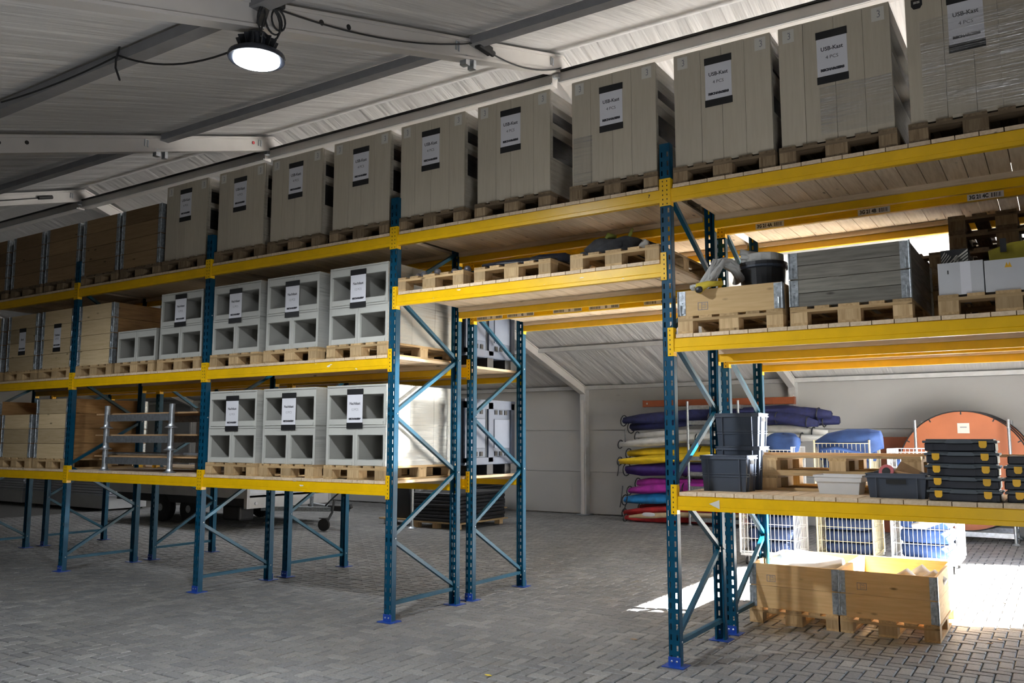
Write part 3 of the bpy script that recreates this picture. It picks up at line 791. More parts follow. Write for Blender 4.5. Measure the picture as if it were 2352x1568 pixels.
# floor crates
for k, (x, lab) in enumerate(((.375, 'pine collar crate on the paving with white-lined inside, next to the blue upright'), (1.16, 'pine collar crate on the paving, empty and sunlit inside'))):
    collar_crate(x, 1.88 + PLD/2, PLH, lab, 2, .198, 'collar', 'collar_y', w=.785, d=1.12)
    pallet(x, 1.87 + PLD/2, 0, 'pallet on the paving under the ' + ('white-lined crate' if k == 0 else 'empty sunlit crate'))
x = .375
tag(obj('plastic_liner', fabric_roll([(x - .33, 2.43, .42), (x - .1, 2.45, .45), (x + .12, 2.42, .43), (x + .33, 2.44, .45)], [.2, .24, .22, .2], 14, .2, 4, .5), 'white_c', smooth=True), 'crumpled white sheet filling the pine crate on the paving', 'sheet')
for k, (dx, dy) in enumerate(((.1, 2.3), (.2, 2.52), (.32, 2.35))):
    tag(obj('white_bundle', fabric_roll([(1.16 + dx - .08, dy, .42), (1.16 + dx, dy + .02, .46), (1.16 + dx + .08, dy, .42)], [.05, .08, .04], 10, .2, 20 + k), 'white_c', smooth=True), f'small white bundle inside the empty sunlit crate, {ORD[k]} from the left wall', 'bundle', 'white bundles in the sunlit crate')

# ------------------------------------------------------------------ soft shapes
def blob(cx, cy, cz, rx, ry, rz, seed=0, lump=.15, p=2.6, n=18, m=10):
    q = random.Random(seed); ph = [q.uniform(0, 6) for _ in range(6)]; mb = MB()
    sgn = lambda v, e: math.copysign(abs(v)**e, v)
    e = 2/p
    for a in range(m + 1):
        u = -PI/2 + PI*a/m
        for b_ in range(n):
            t = 2*PI*b_/n; w = 1 + lump*(math.sin(3*t + ph[0] + 2*u)*.4 + math.sin(7*t + ph[1] - 3*u)*.25 + math.sin(5*u + ph[2] + 2*t)*.35)*math.cos(u)
            mb.v.append((cx + rx*sgn(math.cos(u), e)*sgn(math.cos(t), e)*w, cy + ry*sgn(math.cos(u), e)*sgn(math.sin(t), e)*w, cz + rz*sgn(math.sin(u), e)*(1 + lump*.5*math.sin(4*t + ph[3]))))
    for a in range(m):
        for b_ in range(n):
            i = a*n + b_; j = a*n + (b_+1) % n; mb.f.append([i, j, j+n, i+n])
    return mb
def catenary(a, b, sag, n=14):
    a = Vector(a); b = Vector(b)
    return [a.lerp(b, k/n) + Vector((0, 0, -sag*4*(k/n)*(1-k/n))) for k in range(n+1)]

# ------------------------------------------------------------------ level above the passage
pallet(px_on(-2.78), YP, ZPT, 'new pallet with metal balls lying in its slots, above the passage')
pallet(px_on(-1.86), YP, ZPT, 'new pallet under the black plastic sheet, above the passage')
pallet(px_on(-.87), YP, ZPT, 'pallet under the charcoal jacket, above the passage')
for k, (bx, by, tb) in enumerate(((-2.70, .30, 0), (-2.66, .22, 0), (-2.60, .42, 0), (-2.55, .16, 0), (-2.47, .30, 0), (-2.37, .14, 0), (-2.23, .22, 0), (-2.05, .18, 0))):
    o = obj('metal_ball', shared('metal_ball', lambda: MB().lathe([(.036*math.sin(PI*j/8), -.036*math.cos(PI*j/8)) for j in range(1, 8)], 14)), 'lead', None, (bx, by, ZPT + PLH + .036), smooth=True)
    tag(o, f'grey metal ball on the new pallet above the passage, {("first","second","third","fourth","fifth","sixth","seventh","last")[k]} from the upright', 'ball', 'metal balls on the pallet')
t = thing('plastic_sheet', 'folded black plastic sheet lying across the middle pallet above the passage', 'sheet', (0, 0, ZPT + PLH))
obj('fold', fabric_roll([(-1.83, .12, .03), (-1.65, .16, .035), (-1.4, .2, .032), (-1.15, .3, .03)], [.035, .045, .045, .035], 12, .25, 3, .7), 'plastic_bag', t, smooth=True)
obj('fold', fabric_roll([(-1.55, .3, .05), (-1.35, .35, .06), (-1.15, .4, .06), (-1.06, .7, .045)], [.04, .06, .055, .05], 12, .3, 5, .8), 'plastic_bag', t, smooth=True)
obj('fold', blob(-1.4, .6, .03, .33, .42, .03, 6, .2), 'plastic_bag', t, smooth=True)
t = thing('jacket', 'charcoal work jacket with yellow-green trim thrown over a pallet', 'jacket', (0, 0, ZPT + PLH))
obj('body', blob(-.62, .45, .085, .24, .26, .10, 8, .3), 'jacket', t, smooth=True)
obj('sleeve', fabric_roll([(-.92, .3, .04), (-.82, .34, .05), (-.7, .4, .07), (-.6, .45, .08)], [.035, .05, .06, .07], 12, .2, 9), 'jacket', t, smooth=True)
obj('sleeve', fabric_roll([(-.52, .5, .10), (-.38, .48, .09), (-.26, .42, .05), (-.18, .36, .03)], [.07, .06, .045, .03], 12, .2, 10), 'jacket', t, smooth=True)
obj('collar_trim', fabric_roll([(-.72, .34, .15), (-.66, .33, .20), (-.6, .36, .19)], [.012, .022, .012], 10, .3, 11), 'hivis', t, smooth=True)
obj('collar_trim', fabric_roll([(-.50, .36, .13), (-.47, .36, .20), (-.46, .38, .25)], [.018, .014, .008], 10, .3, 12), 'hivis', t, smooth=True)
obj('care_label', blob(-.36, .36, .10, .06, .03, .035, 13, .3), 'white_c', t, smooth=True)

# ------------------------------------------------------------------ right bay, middle level
ZC = Z2T + PLH + .20
t = thing('bucket', 'black plastic bucket with grey lid standing in the single new pine collar', 'bucket', (.60, .50, Z2T + PLH + .125))
obj('body', MB().lathe([(.145, 0), (.15, .02), (.165, .12), (.178, .27), (.19, .275), (.19, .31), (.17, .31), (.16, .28)], 28), 'black', t, smooth=False)
obj('rim', MB().lathe([(.188, .262), (.196, .266), (.196, .282), (.188, .286)], 28), 'klt', t)
obj('lid', MB().lathe([(.165, .30), (.165, .375), (.14, .385), (.02, .387)], 14), 'cloth_white', t)
t = thing('tarp', 'crumpled whitish tarp with yellow edge hanging over the new pine collar beside the bucket', 'tarp', (0, 0, 0))
qt = random.Random(77)
for k in range(7):
    pts_ = []
    for n_ in range(9):
        u = n_/8; c_ = Vector((.47, .38, ZC + .10)).lerp(Vector((.25, .0, ZC + .02)), u) + Vector((0, 0, .17*math.sin(PI*min(1, u*1.25))))
        pts_.append(c_ + Vector((qt.uniform(-.035, .035), qt.uniform(-.04, .04), qt.uniform(-.025, .03)))*(1 - .5*u) + Vector((.012*(k - 3), 0, 0)))
    obj('fold', fabric_roll(pts_, [.012 + .012*qt.random() for _ in pts_], 8, .35, 114 + k), 'cloth_white', t, smooth=True)
for k in range(3):
    pts_ = [Vector((.48 + .06*n_, .34 + .05*n_ + qt.uniform(-.02, .02), ZC + .235 + .03*k + qt.uniform(-.015, .025))) for n_ in range(5)]
    obj('fold', fabric_roll(pts_, .02, 8, .4, 130 + k), 'cloth_white', t, smooth=True)
obj('yellow_edge', fabric_roll([(.42, .06, ZC + .035), (.33, .0, ZC + .025), (.27, -.02, ZC + .0), (.25, -.015, ZC - .03)], [.018, .022, .03, .02], 12, .3, 16), 'yellow_rope', t, smooth=True)
obj('clip', blob(.275, -.045, ZC - .015, .028, .02, .025, 17, .1), 'black', t, smooth=True)
tag(obj('strap', fabric_roll([(.14, .3, ZC - .05), (.15, .28, ZC + .03), (.17, .24, ZC + .05), (.19, .2, ZC - .02)], .018, 8, .2, 18), 'black', smooth=True), 'black strap end poking above the new pine collar beside the blue upright', 'strap')
x = 1.88 + .4
pallet(x, YP, Z2T, 'pallet under the white boxes, middle level, right of the passage')
ZB = Z2T + PLH
def carton(x0, x1, y0, y1, h, label, flap=True):
    t = thing('white_box', label, 'box', ((x0+x1)/2, (y0+y1)/2, ZB)); w, d = (x1-x0)/2, (y1-y0)/2
    obj('front_panel', MB().box(-w, w, -d, -d + .004, 0, h), 'white_card', t); obj('back_panel', MB().box(-w, w, d - .004, d, 0, h), 'white_card', t)
    for s in (-1, 1): obj('side_panel', MB().box(s*w - (.004 if s > 0 else 0), s*w + (0 if s > 0 else .004), -d + .004, d - .004, 0, h), 'white_card', t)
    obj('bottom_panel', MB().box(-w + .004, w - .004, -d + .004, d - .004, 0, .004), 'white_card', t)
    return t
t = carton(1.885, 2.148, .05, .50, .215, 'open white cardboard box in front of the striped box')
obj('tape', MB().box(.0, .06, -.2265, -.225, .0, .215), 'paper', t); obj('hand_hole', MB().box(-.075, -.068, -.2262, -.225, .14, .165), 'dark', t)
t = carton(2.155, 2.62, .05, .50, .205, 'open white cardboard box holding the dull yellow bag')
obj('emblem', MB().prism([(-.02, -.015), (-.008, .02), (0, -.005), (.008, .02), (.02, -.015)], -.2265, -.225), 'latch', t, (-.10, 0, .165))
t = thing('striped_box', 'small box with black and grey diagonal stripes standing in a white box', 'box', (1.975, .28, ZB + .005))
obj('carton', MB().box(-.082, .082, -.08, .08, 0, .325), 'black', t)
st = MB()
for k in range(6):
    zz = .20 + .022*k
    if k < 4: st.prism([(-.08, zz), (-.02 - .012*k, zz + .075 - .012*k), (-.02 - .012*k, zz + .085 - .012*k), (-.08, zz + .01)], -.0812, -.0802)
for k in range(7):
    st.prism([(-.075 + .02*k, .195), (.01 + .01*k - .0, .285 - .012*k), (.02 + .01*k, .285 - .012*k), (-.063 + .02*k, .195)], -.0812, -.0802)
    if k < 5: st.prism([(-.01 + .018*k, .255 - .008*k), (.0 + .018*k, .25 - .008*k), (.08, .31 - .022*k), (.08, .322 - .022*k)], -.0812, -.0802)
obj('stripe', st, 'sticker', t)
t = thing('wire_basket', 'dark wire basket between the striped box and the yellow bag', 'basket', (2.10, .62, ZB))
for zz in (.1, .2, .3): obj('rim', MB().tube([(-.07, -.07, zz), (.07, -.07, zz), (.07, .07, zz), (-.07, .07, zz), (-.07, -.07, zz)], .005, 6), 'black', t)
for k in range(4):
    for yy in (-.07, .07): obj('wire', MB().tube([(-.07 + .046*k, yy, .0), (-.07 + .046*k, yy, .3)], .004, 5), 'black', t)
obj('bottom', MB().box(-.07, .07, -.07, .07, 0, .006), 'black', t)
t = thing('yellow_bag', 'dull yellow shopping bag with black handles in the white box', 'bag', (2.36, .30, ZB + .006))
bagm = MB(); bagm.v = [(-.17, -.07, 0), (.18, -.07, 0), (.18, .08, 0), (-.17, .08, 0), (-.19, -.05, .30), (-.06, -.06, .34), (.08, -.05, .35), (.2, -.06, .36), (.2, .06, .36), (-.19, .05, .30)]
bagm.f = [[0, 3, 2, 1], [0, 1, 7, 6, 5, 4], [1, 2, 8, 7], [2, 3, 9, 8], [3, 0, 4, 9]]
obj('body', bagm, 'bag_yellow', t, bevel=.01)
for hx in (-.10, .08): obj('handle', MB().box(hx - .018, hx + .018, -.076, -.062, .28, .37), 'black', t)
YR = ROW_Y['rear'] + .01
for ks, (xs, nst) in enumerate(((1.02, 5), (1.85, 7))):
    for k in range(nst):
        pallet(px_on(xs), YR + PLD/2, Z2T + k*(PLH + .001), f'dark empty pallet, {NTH[k]} from below in the stack {"behind the grey crate" if ks == 0 else "behind the white boxes"}', old=True, group='stacked empty pallets on the rear rack')

# ------------------------------------------------------------------ right bay, lowest level
def klt(name, label, cat, x, y, z, w, d, h, rib=.5, handle='side', group=None, rz=0, mat='klt'):
    """Open stacking crate: four walls, floor, rims, ribs and a slot handle. (x, y) is the middle of the front edge."""
    t = thing(name, label, cat, (x, y, z), rz, group)
    tp = .022; a = w/2 - tp
    b = MB()
    def wallq(p, q_, z0, z1, off): pass
    v = [(-a, tp, 0), (a, tp, 0), (a, d - tp, 0), (-a, d - tp, 0), (-w/2 + .008, .008, h - .03), (w/2 - .008, .008, h - .03), (w/2 - .008, d - .008, h - .03), (-w/2 + .008, d - .008, h - .03)]
    vi = [(p[0]*.965, d/2 + (p[1] - d/2)*.965, p[2] + (.008 if k < 4 else .0)) for k, p in enumerate(v)]
    b.v = v + vi
    b.f = [[0, 3, 2, 1], [0, 1, 5, 4], [1, 2, 6, 5], [2, 3, 7, 6], [3, 0, 4, 7], [8, 9, 10, 11], [9, 8, 12, 13], [10, 9, 13, 14], [11, 10, 14, 15], [8, 11, 15, 12], [4, 5, 13, 12], [5, 6, 14, 13], [6, 7, 15, 14], [7, 4, 12, 15]]
    obj('body', b, mat, t)
    r = MB()
    for z0, z1, o in ((h - .03, h - .018, .0), (h - .008, h, .0)):
        r.box(-w/2, w/2, 0, .014, z0, z1).box(-w/2, w/2, d - .014, d, z0, z1).box(-w/2, -w/2 + .014, .014, d - .014, z0, z1).box(w/2 - .014, w/2, .014, d - .014, z0, z1)
    r.box(-w/2 + .004, w/2 - .004, .004, .012, h - .03, h).box(-w/2 + .004, w/2 - .004, d - .012, d - .004, h - .03, h).box(-w/2 + .004, -w/2 + .012, .004, d - .004, h - .03, h).box(w/2 - .012, w/2 - .004, .004, d - .004, h - .03, h)
    obj('rim', r, 'klt_lt', t)
    if rib:
        zz = h*rib; g = tp*(1 - zz/h)
        obj('band', MB().box(-w/2 + g, w/2 - g, g - .004, g + .006, zz - .012, zz - .007).box(-w/2 + g, w/2 - g, g - .004, g + .006, zz + .007, zz + .012).box(w/2 - g - .006, w/2 - g + .004, g, d - g, zz - .012, zz - .007).box(w/2 - g - .006, w/2 - g + .004, g, d - g, zz + .007, zz + .012), 'klt_lt', t)
    for rx in (-w*.33, w*.33):
        obj('rib', MB().bar((rx, tp - .006, 0), (rx, .003, h - .03), .006, .012, (0, 1, 0)), 'klt_lt', t)
    for ry in (d*.25, d*.75):
        obj('rib', MB().bar((w/2 - tp + .006, ry, 0), (w/2 - .003, ry, h - .03), .012, .006, (0, 1, 0)), 'klt_lt', t)
    if handle == 'side': obj('handle_slot', MB().box(w/2 - .012, w/2 + .0005, d*.33, d*.67, h - .066, h - .038), 'dark', t)
    else: obj('handle_slot', MB().box(-w*.16, w*.16, -.0005 + .004, .02, h - .07, h - .04), 'dark', t)
    return t
ZL = Z1T
klt('plastic_crate', 'slate grey plastic crate standing in front of the stack of two crates', 'crate', .325, .24, ZL, .37, .27, .272, .45, group='slate grey crates')
klt('plastic_crate', 'taller slate grey crate at the bottom of the stack of two', 'crate', .335, .55, ZL, .36, .27, .338, .5, group='slate grey crates')
klt('plastic_crate', 'slate grey crate on top of the stack of two', 'crate', .335, .55, ZL + .3385, .36, .27, .262, .42, group='slate grey crates')
for k in range(2):
    pallet(.50 + PLD/2, 1.02, ZL + k*(PLH + .001), f'{("lower", "upper")[k]} of two brown pallets lying lengthwise behind the white tray', rz=PI/2)
tag(obj('long_board', MB().box(.48, 2.34, .66, .82, ZL + 2*PLH + .002, ZL + 2*PLH + .02), 'tan_wood'), 'long thin wooden board lying on the two brown pallets', 'board')
t = thing('white_tray', 'low white plastic tray beside the slate tool crate', 'tray', (1.13, .48, ZL))
b = MB(); hh = .135
b.v = [(-.135, -.1, 0), (.135, -.1, 0), (.135, .1, 0), (-.135, .1, 0), (-.148, -.115, hh*.62), (.148, -.115, hh*.62), (.148, .115, hh*.62), (-.148, .115, hh*.62), (-.158, -.125, hh*.66), (.158, -.125, hh*.66), (.158, .125, hh*.66), (-.158, .125, hh*.66), (-.165, -.13, hh), (.165, -.13, hh), (.165, .13, hh), (-.165, .13, hh), (-.155, -.12, hh), (.155, -.12, hh), (.155, .12, hh), (-.155, .12, hh), (-.125, -.09, .01), (.125, -.09, .01), (.125, .09, .01), (-.125, .09, .01)]
for r0 in range(0, 20, 4):
    for j in range(4): b.f.append([r0+j, r0+(j+1) % 4, r0+4+(j+1) % 4, r0+4+j])
b.f += [[0, 3, 2, 1], [20, 21, 22, 23]]
obj('body', b, 'white_plastic', t)
obj('rim', MB().box(-.17, .17, -.135, -.125, hh - .012, hh + .002).box(-.17, .17, .125, .135, hh - .012, hh + .002).box(-.17, -.16, -.125, .125, hh - .012, hh + .002).box(.16, .17, -.125, .125, hh - .012, hh + .002), 'white_plastic', t)
klt('tool_crate', 'slate grey crate filled with brushes and a red tape roll beside the black cases', 'crate', 1.55, .14, ZL, .385, .30, .165, 0, handle='front')
t = thing('tape_roll', 'red packing tape dispenser roll lying in the slate tool crate', 'tape', (1.485, .24, ZL + .155), -.2)
obj('roll', MB().lathe([(.028, -.025), (.05, -.025), (.05, .025), (.028, .025)], 20), 'red', t, (0, 0, .012), (PI/2 - .35, 0, 0)); obj('core', MB().lathe([(.012, -.027), (.028, -.027), (.028, .027), (.012, .027)], 16), 'dark', t, (0, 0, .012), (PI/2 - .35, 0, 0))
obj('grip', MB().bar((-.10, .03, .0), (-.03, .0, .02), .03, .03), 'black', t, bevel=.008)
tag(obj('cardboard_flap', MB().box(-.14, .14, -.003, .003, 0, .16, Matrix.Translation((1.60, .36, ZL + .05)) @ Matrix.Rotation(.5, 4, 'Y') @ Matrix.Rotation(-.5, 4, 'X')), 'brown_card'), 'corrugated brown cardboard flap sticking out of the slate tool crate', 'cardboard')
tag(obj('paint_scraper', MB().box(-.10, .10, -.02, .02, 0, .02, Matrix.Translation((1.62, .24, ZL + .145)) @ Matrix.Rotation(.18, 4, 'Y'), .006), 'tan_wood'), 'tan wooden tool handle lying across the slate tool crate', 'tool')
def case(x, y, z, w, label, latches, group):
    t = thing('organizer_case', label, 'case', (x, y, z), 0, group)
    d, h = .27, .079
    obj('base', MB().box(-w/2 + .012, w/2 - .012, .008, d, 0, .052, None, .006), 'navycase', t)
    for p0, p1 in ((-.17, .17), (-.42, -.36), (.36, .42)): obj('tray_panel', MB().box(w*p0, w*p1, .002, .01, .004, .045), 'navycase', t)
    obj('lid', MB().box(-w/2, w/2, 0, d, .052, .068, None, .004).box(-w/2 + .02, w/2 - .02, .012, d - .012, .066, h - .001, None, .004), 'lid', t)
    obj('handle', MB().prism([(-w*.2, .056), (-w*.15, .074), (w*.15, .074), (w*.2, .056), (w*.17, .05), (-w*.17, .05)], -.012, .004), 'lid', t)
    for lx in latches: obj('latch', MB().prism([(-.022, .022), (.022, .022), (.022, -.010), (.013, -.022), (-.013, -.022), (-.022, -.010)], -.008, .004), 'latch', t, (lx, 0, .043))
    return t
nth = ('bottom', 'second from the bottom', 'middle', 'second from the top', 'top')
for k in range(5):
    w = .43
    case(1.96 - (.012 if k == 4 else .002*k), .06 + .006*(k % 2), ZL + k*.0795, w, f'black organiser case with yellow latches, {nth[k]} of the stack of five', [.135] if k == 4 else [-.145, .135], 'black organiser cases, stack of five')
for k in range(3):
    case(2.40 - (.012 if k == 1 else 0), .10, ZL + k*.0795, .43, f'black organiser case with yellow latches, {("bottom", "middle", "top")[k]} of the short stack at the frame edge', [-.135, .135], 'black organiser cases, short stack')
t = thing('tool_case', 'plain black flat case on the short stack of organiser cases', 'case', (2.40, .11, ZL + 3*.0795))
obj('body', MB().box(-.19, .19, 0, .24, 0, .05, None, .006), 'black', t); obj('handle', MB().bar((-.06, -.012, .03), (.06, -.012, .03), .012, .016), 'black', t)

# ------------------------------------------------------------------ large containers on the rear rack, first bay beyond the passage
def container(x, y, z, label, h=.78):
    """Ribbed plastic pallet box; origin at the middle of its base, its panelled end faces +x."""
    t = thing('pallet_box', label, 'container', (x, y, z), 0, 'blue-grey plastic pallet boxes')
    w, d = .62, .49; z0 = .14
    obj('base', MB().box(-w, w, -d, d, z0 - .03, z0, None, .006), 'cont', t)
    for yy in (-.36, .0, .36): obj('runner', MB().box(-w, w, yy - .06, yy + .06, 0, z0 - .03), 'black', t)
    obj('back_wall', MB().box(-w, -w + .03, -d, d, z0, h), 'cont', t)
    for s in (-1, 1):
        obj('side_wall', MB().box(-w + .03, w - .03, s*d - (.03 if s > 0 else 0), s*d + (0 if s > 0 else .03), z0, h), 'cont_dk', t)
        for k in range(5): obj('side_rib', MB().box(-w + .1 + .25*k, -w + .14 + .25*k, s*d - (0 if s > 0 else .012), s*d + (.012 if s > 0 else 0), z0, h), 'cont_dk', t)
    obj('end_wall', MB().box(w - .03, w - .012, -d + .03, d - .03, z0, h), 'cont', t)
    fr = MB()
    for yy0, yy1 in ((-d, -d + .07), (-.045, .045), (d - .07, d)): fr.box(w - .012, w + .012, yy0, yy1, z0, h)
    fr.box(w - .012, w + .012, -d, d, z0 - .02, z0 + .05).box(w - .012, w + .012, -d, d, h - .07, h)
    obj('end_frame', fr, 'cont', t)
    for s in (-1, 1):
        obj('inset_panel', MB().box(w - .012, w - .002, s*.25 - .16, s*.25 + .16, z0 + .15, h - .18, None, .006), 'cont_lt', t)
        for k in range(3):
            for zz in (z0 + .065, h - .13): obj('slot', MB().box(w - .014, w - .003, s*.245 - .14 + .10*k, s*.245 - .09 + .10*k, zz, zz + .05), 'dark', t)
        obj('channel', MB().box(w - .016, w - .008, s*.06 + (.0 if s > 0 else -.0) - .015, s*.06 + .015, z0 + .05, h - .07), 'cont_dk', t)
    obj('rim', MB().box(-w - .012, w + .014, -d - .012, -d + .03, h, h + .03).box(-w - .012, w + .014, d - .03, d + .012, h, h + .03).box(-w - .012, -w + .03, -d + .03, d - .03, h, h + .03).box(w - .03, w + .014, -d + .03, d - .03, h, h + .03), 'cont', t)
    return t
YRC = ROW_Y['rear'] + FD/2
container(-3.52, YRC, Z1T + .001, 'blue-grey plastic pallet box facing the passage on the lowest rear level', .80)
container(-4.86, YRC, Z1T + .001, 'blue-grey plastic pallet box behind another on the lowest rear level', .80)
container(-3.52, YRC, Z2T + .001, 'blue-grey plastic pallet box facing the passage on the middle rear level', .80)
container(-4.86, YRC, Z2T + .001, 'blue-grey plastic pallet box behind another on the middle rear level', .80)

# ------------------------------------------------------------------ nested steel table frames, second bay beyond the passage
for k in range(3):
    z0 = Z1T + k*.262
    t = thing('steel_table', f'galvanised table frame with plywood top, {("lowest", "middle", "topmost")[k]} of three nested on the lowest level', 'table', (-6.93, .10, z0 + (0.0)), 0, 'nested galvanised tables')
    obj('tabletop', MB().box(-.97, 1.07, .045, .80, .168, .186), 'tan_wood', t)
    obj('rail', MB().box(-.62, .62, -.02, .03, .085, .167), 'galv', t)
    obj('rail', MB().box(-.62, .62, .80, .85, .085, .167), 'galv', t)
    for lx in (-.655, .655):
        for ly in (.0,):
            top = .262 if k < 2 else .285
            obj('leg', MB().lathe([(.034, .006), (.034, top - .004)], 16, (lx, ly, 0)), 'galv', t, smooth=False)
            obj('foot', MB().lathe([(.075, 0), (.075, .006), (.045, .02), (.036, .045)], 16, (lx, ly, 0)), 'galv', t)
tag(obj('steel_pipe', MB().tube([(-7.86, .26, Z1T + .209), (-5.95, .26, Z1T + .209)], .022, 12), 'galv'), 'galvanised pipe lying on the lowest plywood table top', 'pipe')
t = thing('leaning_board', 'pale panel leaning behind the nested tables', 'panel', (-6.75, 1.02, Z1T))
obj('panel', MB().box(-.3, .3, 0, .02, 0, .78), 'white_plastic', t); obj('edge', MB().box(-.31, .31, -.004, .024, .78, .80), 'alu', t)

# ------------------------------------------------------------------ roll cages with blue cushions, behind the racks
def roll_cage(x, y, h, label, wm, w=.74, d=.78, rz=0, doors=True):
    t = thing('roll_cage', label, 'roll cage', (x, y, 0), rz, 'roll cages of blue cushions'); hw, hd = w/2, d/2; z0 = .16
    obj('base', MB().box(-hw, hw, -hd, hd, z0 - .035, z0), wm, t)
    for sx in (-1, 1):
        for sy in (-1, 1):
            c = obj('caster', MB().tube([(sx*(hw - .07) - .015, sy*(hd - .07), .05), (sx*(hw - .07) + .015, sy*(hd - .07), .05)], .05, 14), 'rubber', t)
            obj('fork', MB().box(sx*(hw - .07) - .022, sx*(hw - .07) - .017, sy*(hd - .07) - .02, sy*(hd - .07) + .02, .04, z0 - .035).box(sx*(hw - .07) + .017, sx*(hw - .07) + .022, sy*(hd - .07) - .02, sy*(hd - .07) + .02, .04, z0 - .035), 'galv', c)
    def panel(name, p0, p1, zt):
        p0 = Vector(p0); p1 = Vector(p1); n = max(4, int((p1 - p0).length / .05))
        fr = MB().tube([p0 + Vector((0, 0, z0)), p0 + Vector((0, 0, zt)), p1 + Vector((0, 0, zt)), p1 + Vector((0, 0, z0))], .013, 8)
        fr.tube([p0 + Vector((0, 0, z0 + .02)), p1 + Vector((0, 0, z0 + .02))], .011, 8)
        f = obj(name, fr, wm, t)
        wr = MB()
        for k in range(1, n):
            q = p0.lerp(p1, k/n); wr.tube([q + Vector((0, 0, z0)), q + Vector((0, 0, zt))], .0032, 5, False)
        m = int((zt - z0)/.2)
        for k in range(1, m + 1):
            zz = z0 + (zt - z0)*k/(m + 1); wr.tube([p0 + Vector((0, 0, zz)), p1 + Vector((0, 0, zz))], .0042, 5, False)
        o = obj('wire_mesh', wr, wm, f); o['kind'] = 'stuff'
    panel('front_gate', (-hw, -hd, 0), (hw, -hd, 0), h - .04)
    panel('side_gate', (-hw, -hd, 0), (-hw, hd, 0), h)
    panel('side_gate', (hw, -hd, 0), (hw, hd, 0), h)
    panel('back_gate', (-hw, hd, 0), (hw, hd, 0), h)
    return t
CUSH = {}
def cushions(x, y, w, d, n, zt, mat, where, grp, rz=0, seed=0):
    z = .162; h = (zt - z)/n
    for k in range(n):
        me = blob(0, 0, 0, w/2 - .03, d/2 - .03, h*.5, seed + k, .05, 5.5, 28, 10)
        o = obj('cushion', me, mat, None, (x, y, z + h*(k + .5)), (0, 0, rz), smooth=True)
        tag(o, f'{"dark " if mat == "quilt_dk" else ""}blue cushion {("lowest", "second lowest", "third lowest", "fourth lowest", "fifth lowest", "sixth lowest", "seventh lowest", "eighth lowest")[k]} in the {where}', 'cushion', grp)
roll_cage(-.88, 5.70, 1.57, 'white wire roll cage of folded cushions, first behind the blue upright', 'wire', .72, .66)
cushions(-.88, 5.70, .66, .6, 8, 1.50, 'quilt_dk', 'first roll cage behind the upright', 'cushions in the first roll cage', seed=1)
tag(obj('scatter_cushion', blob(-.70, 5.65, 1.62, .22, .13, .13, 30, .25, 4), 'quilt', smooth=True), 'loose blue cushion with pointed corner lying on the first roll cage', 'cushion')
tag(obj('tan_blanket', blob(-1.08, 5.7, 1.60, .10, .16, .10, 31, .25), 'beige_c', smooth=True), 'tan folded blanket beside the loose cushion on the first roll cage', 'blanket')
roll_cage(.02, 6.15, 1.66, 'yellow-zinc wire roll cage between the two white ones', 'wire_zinc', .70, .72)
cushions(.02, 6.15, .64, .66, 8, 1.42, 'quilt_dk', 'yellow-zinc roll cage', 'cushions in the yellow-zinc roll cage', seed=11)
t = thing('rolled_quilt', 'big rolled blue quilt with strap lying on top of the yellow-zinc roll cage', 'quilt', (.06, 5.95, 1.44))
obj('roll', fabric_roll([(-.36, 0, .10), (-.2, 0, .15), (.05, 0, .19), (.3, 0, .22), (.44, 0, .24)], [.12, .16, .17, .15, .12], 20, .12, 33), 'quilt', t, smooth=True)
obj('roll', fabric_roll([(-.36, .12, .02), (0, .12, .03), (.34, .12, .03)], [.1, .12, .1], 18, .12, 34, .8), 'quilt', t, smooth=True)
obj('strap', fabric_roll([(-.3, -.17, .10), (-.1, -.19, .12), (.1, -.19, .08), (.28, -.16, .03)], .022, 8, .05, 35, 1), 'quilt', t, smooth=True)
roll_cage(.95, 6.30, 1.55, 'white wire roll cage nearest the sunlit door, holding deep blue quilts', 'wire', .76, .78)
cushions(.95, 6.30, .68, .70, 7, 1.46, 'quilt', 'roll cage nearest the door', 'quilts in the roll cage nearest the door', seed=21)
tag(obj('white_strap', fabric_roll([(.82, 5.885, .58), (.98, 5.885, .60), (1.1, 5.885, .65), (1.24, 5.885, .70)], [.03, .045, .045, .03], 10, .15, 36), 'white_c', smooth=True), 'white cloth sling hanging inside the roll cage nearest the door', 'sling')

# ------------------------------------------------------------------ stillage of folded covers along the back wall
def stillage(x0, x1, y0, y1, h, zs, label):
    t = thing('stillage', label, 'rack', ((x0+x1)/2, (y0+y1)/2, 0)); hw, hd = (x1-x0)/2, (y1-y0)/2
    for sx in (-1, 1):
        for sy in (-1, 1):
            p = obj('post', MB().lathe([(.024, .008), (.024, h)], 14, (sx*hw, sy*hd, 0)), 'galv', t)
            obj('foot', MB().lathe([(.06, 0), (.06, .008), (.028, .03)], 14, (sx*hw, sy*hd, 0)), 'galv', t)
            for k in range(int(h/.5)): obj('collar', MB().lathe([(.024, 0), (.032, .004), (.032, .016), (.024, .02)], 14, (sx*hw, sy*hd, .35 + .5*k)), 'galv', p)
    for zz in zs:
        for sy in (-1, 1):
            obj('crossbar', MB().box(-hw + .02, hw - .02, sy*hd - .015, sy*hd + .015, zz - .04, zz + .04), 'galv', t)
        for sx in (-1, 1): obj('crossbar', MB().box(sx*hw - .015, sx*hw + .015, -hd + .02, hd - .02, zz - .04, zz + .04), 'galv', t)
    return t
LEVS = [.12, .42, .72, 1.0, 1.30, 1.62, 2.0, 2.30]
stillage(-3.72, -2.70, 9.90, 10.75, 2.42, LEVS, 'galvanised stillage carrying long folded covers along the back wall')
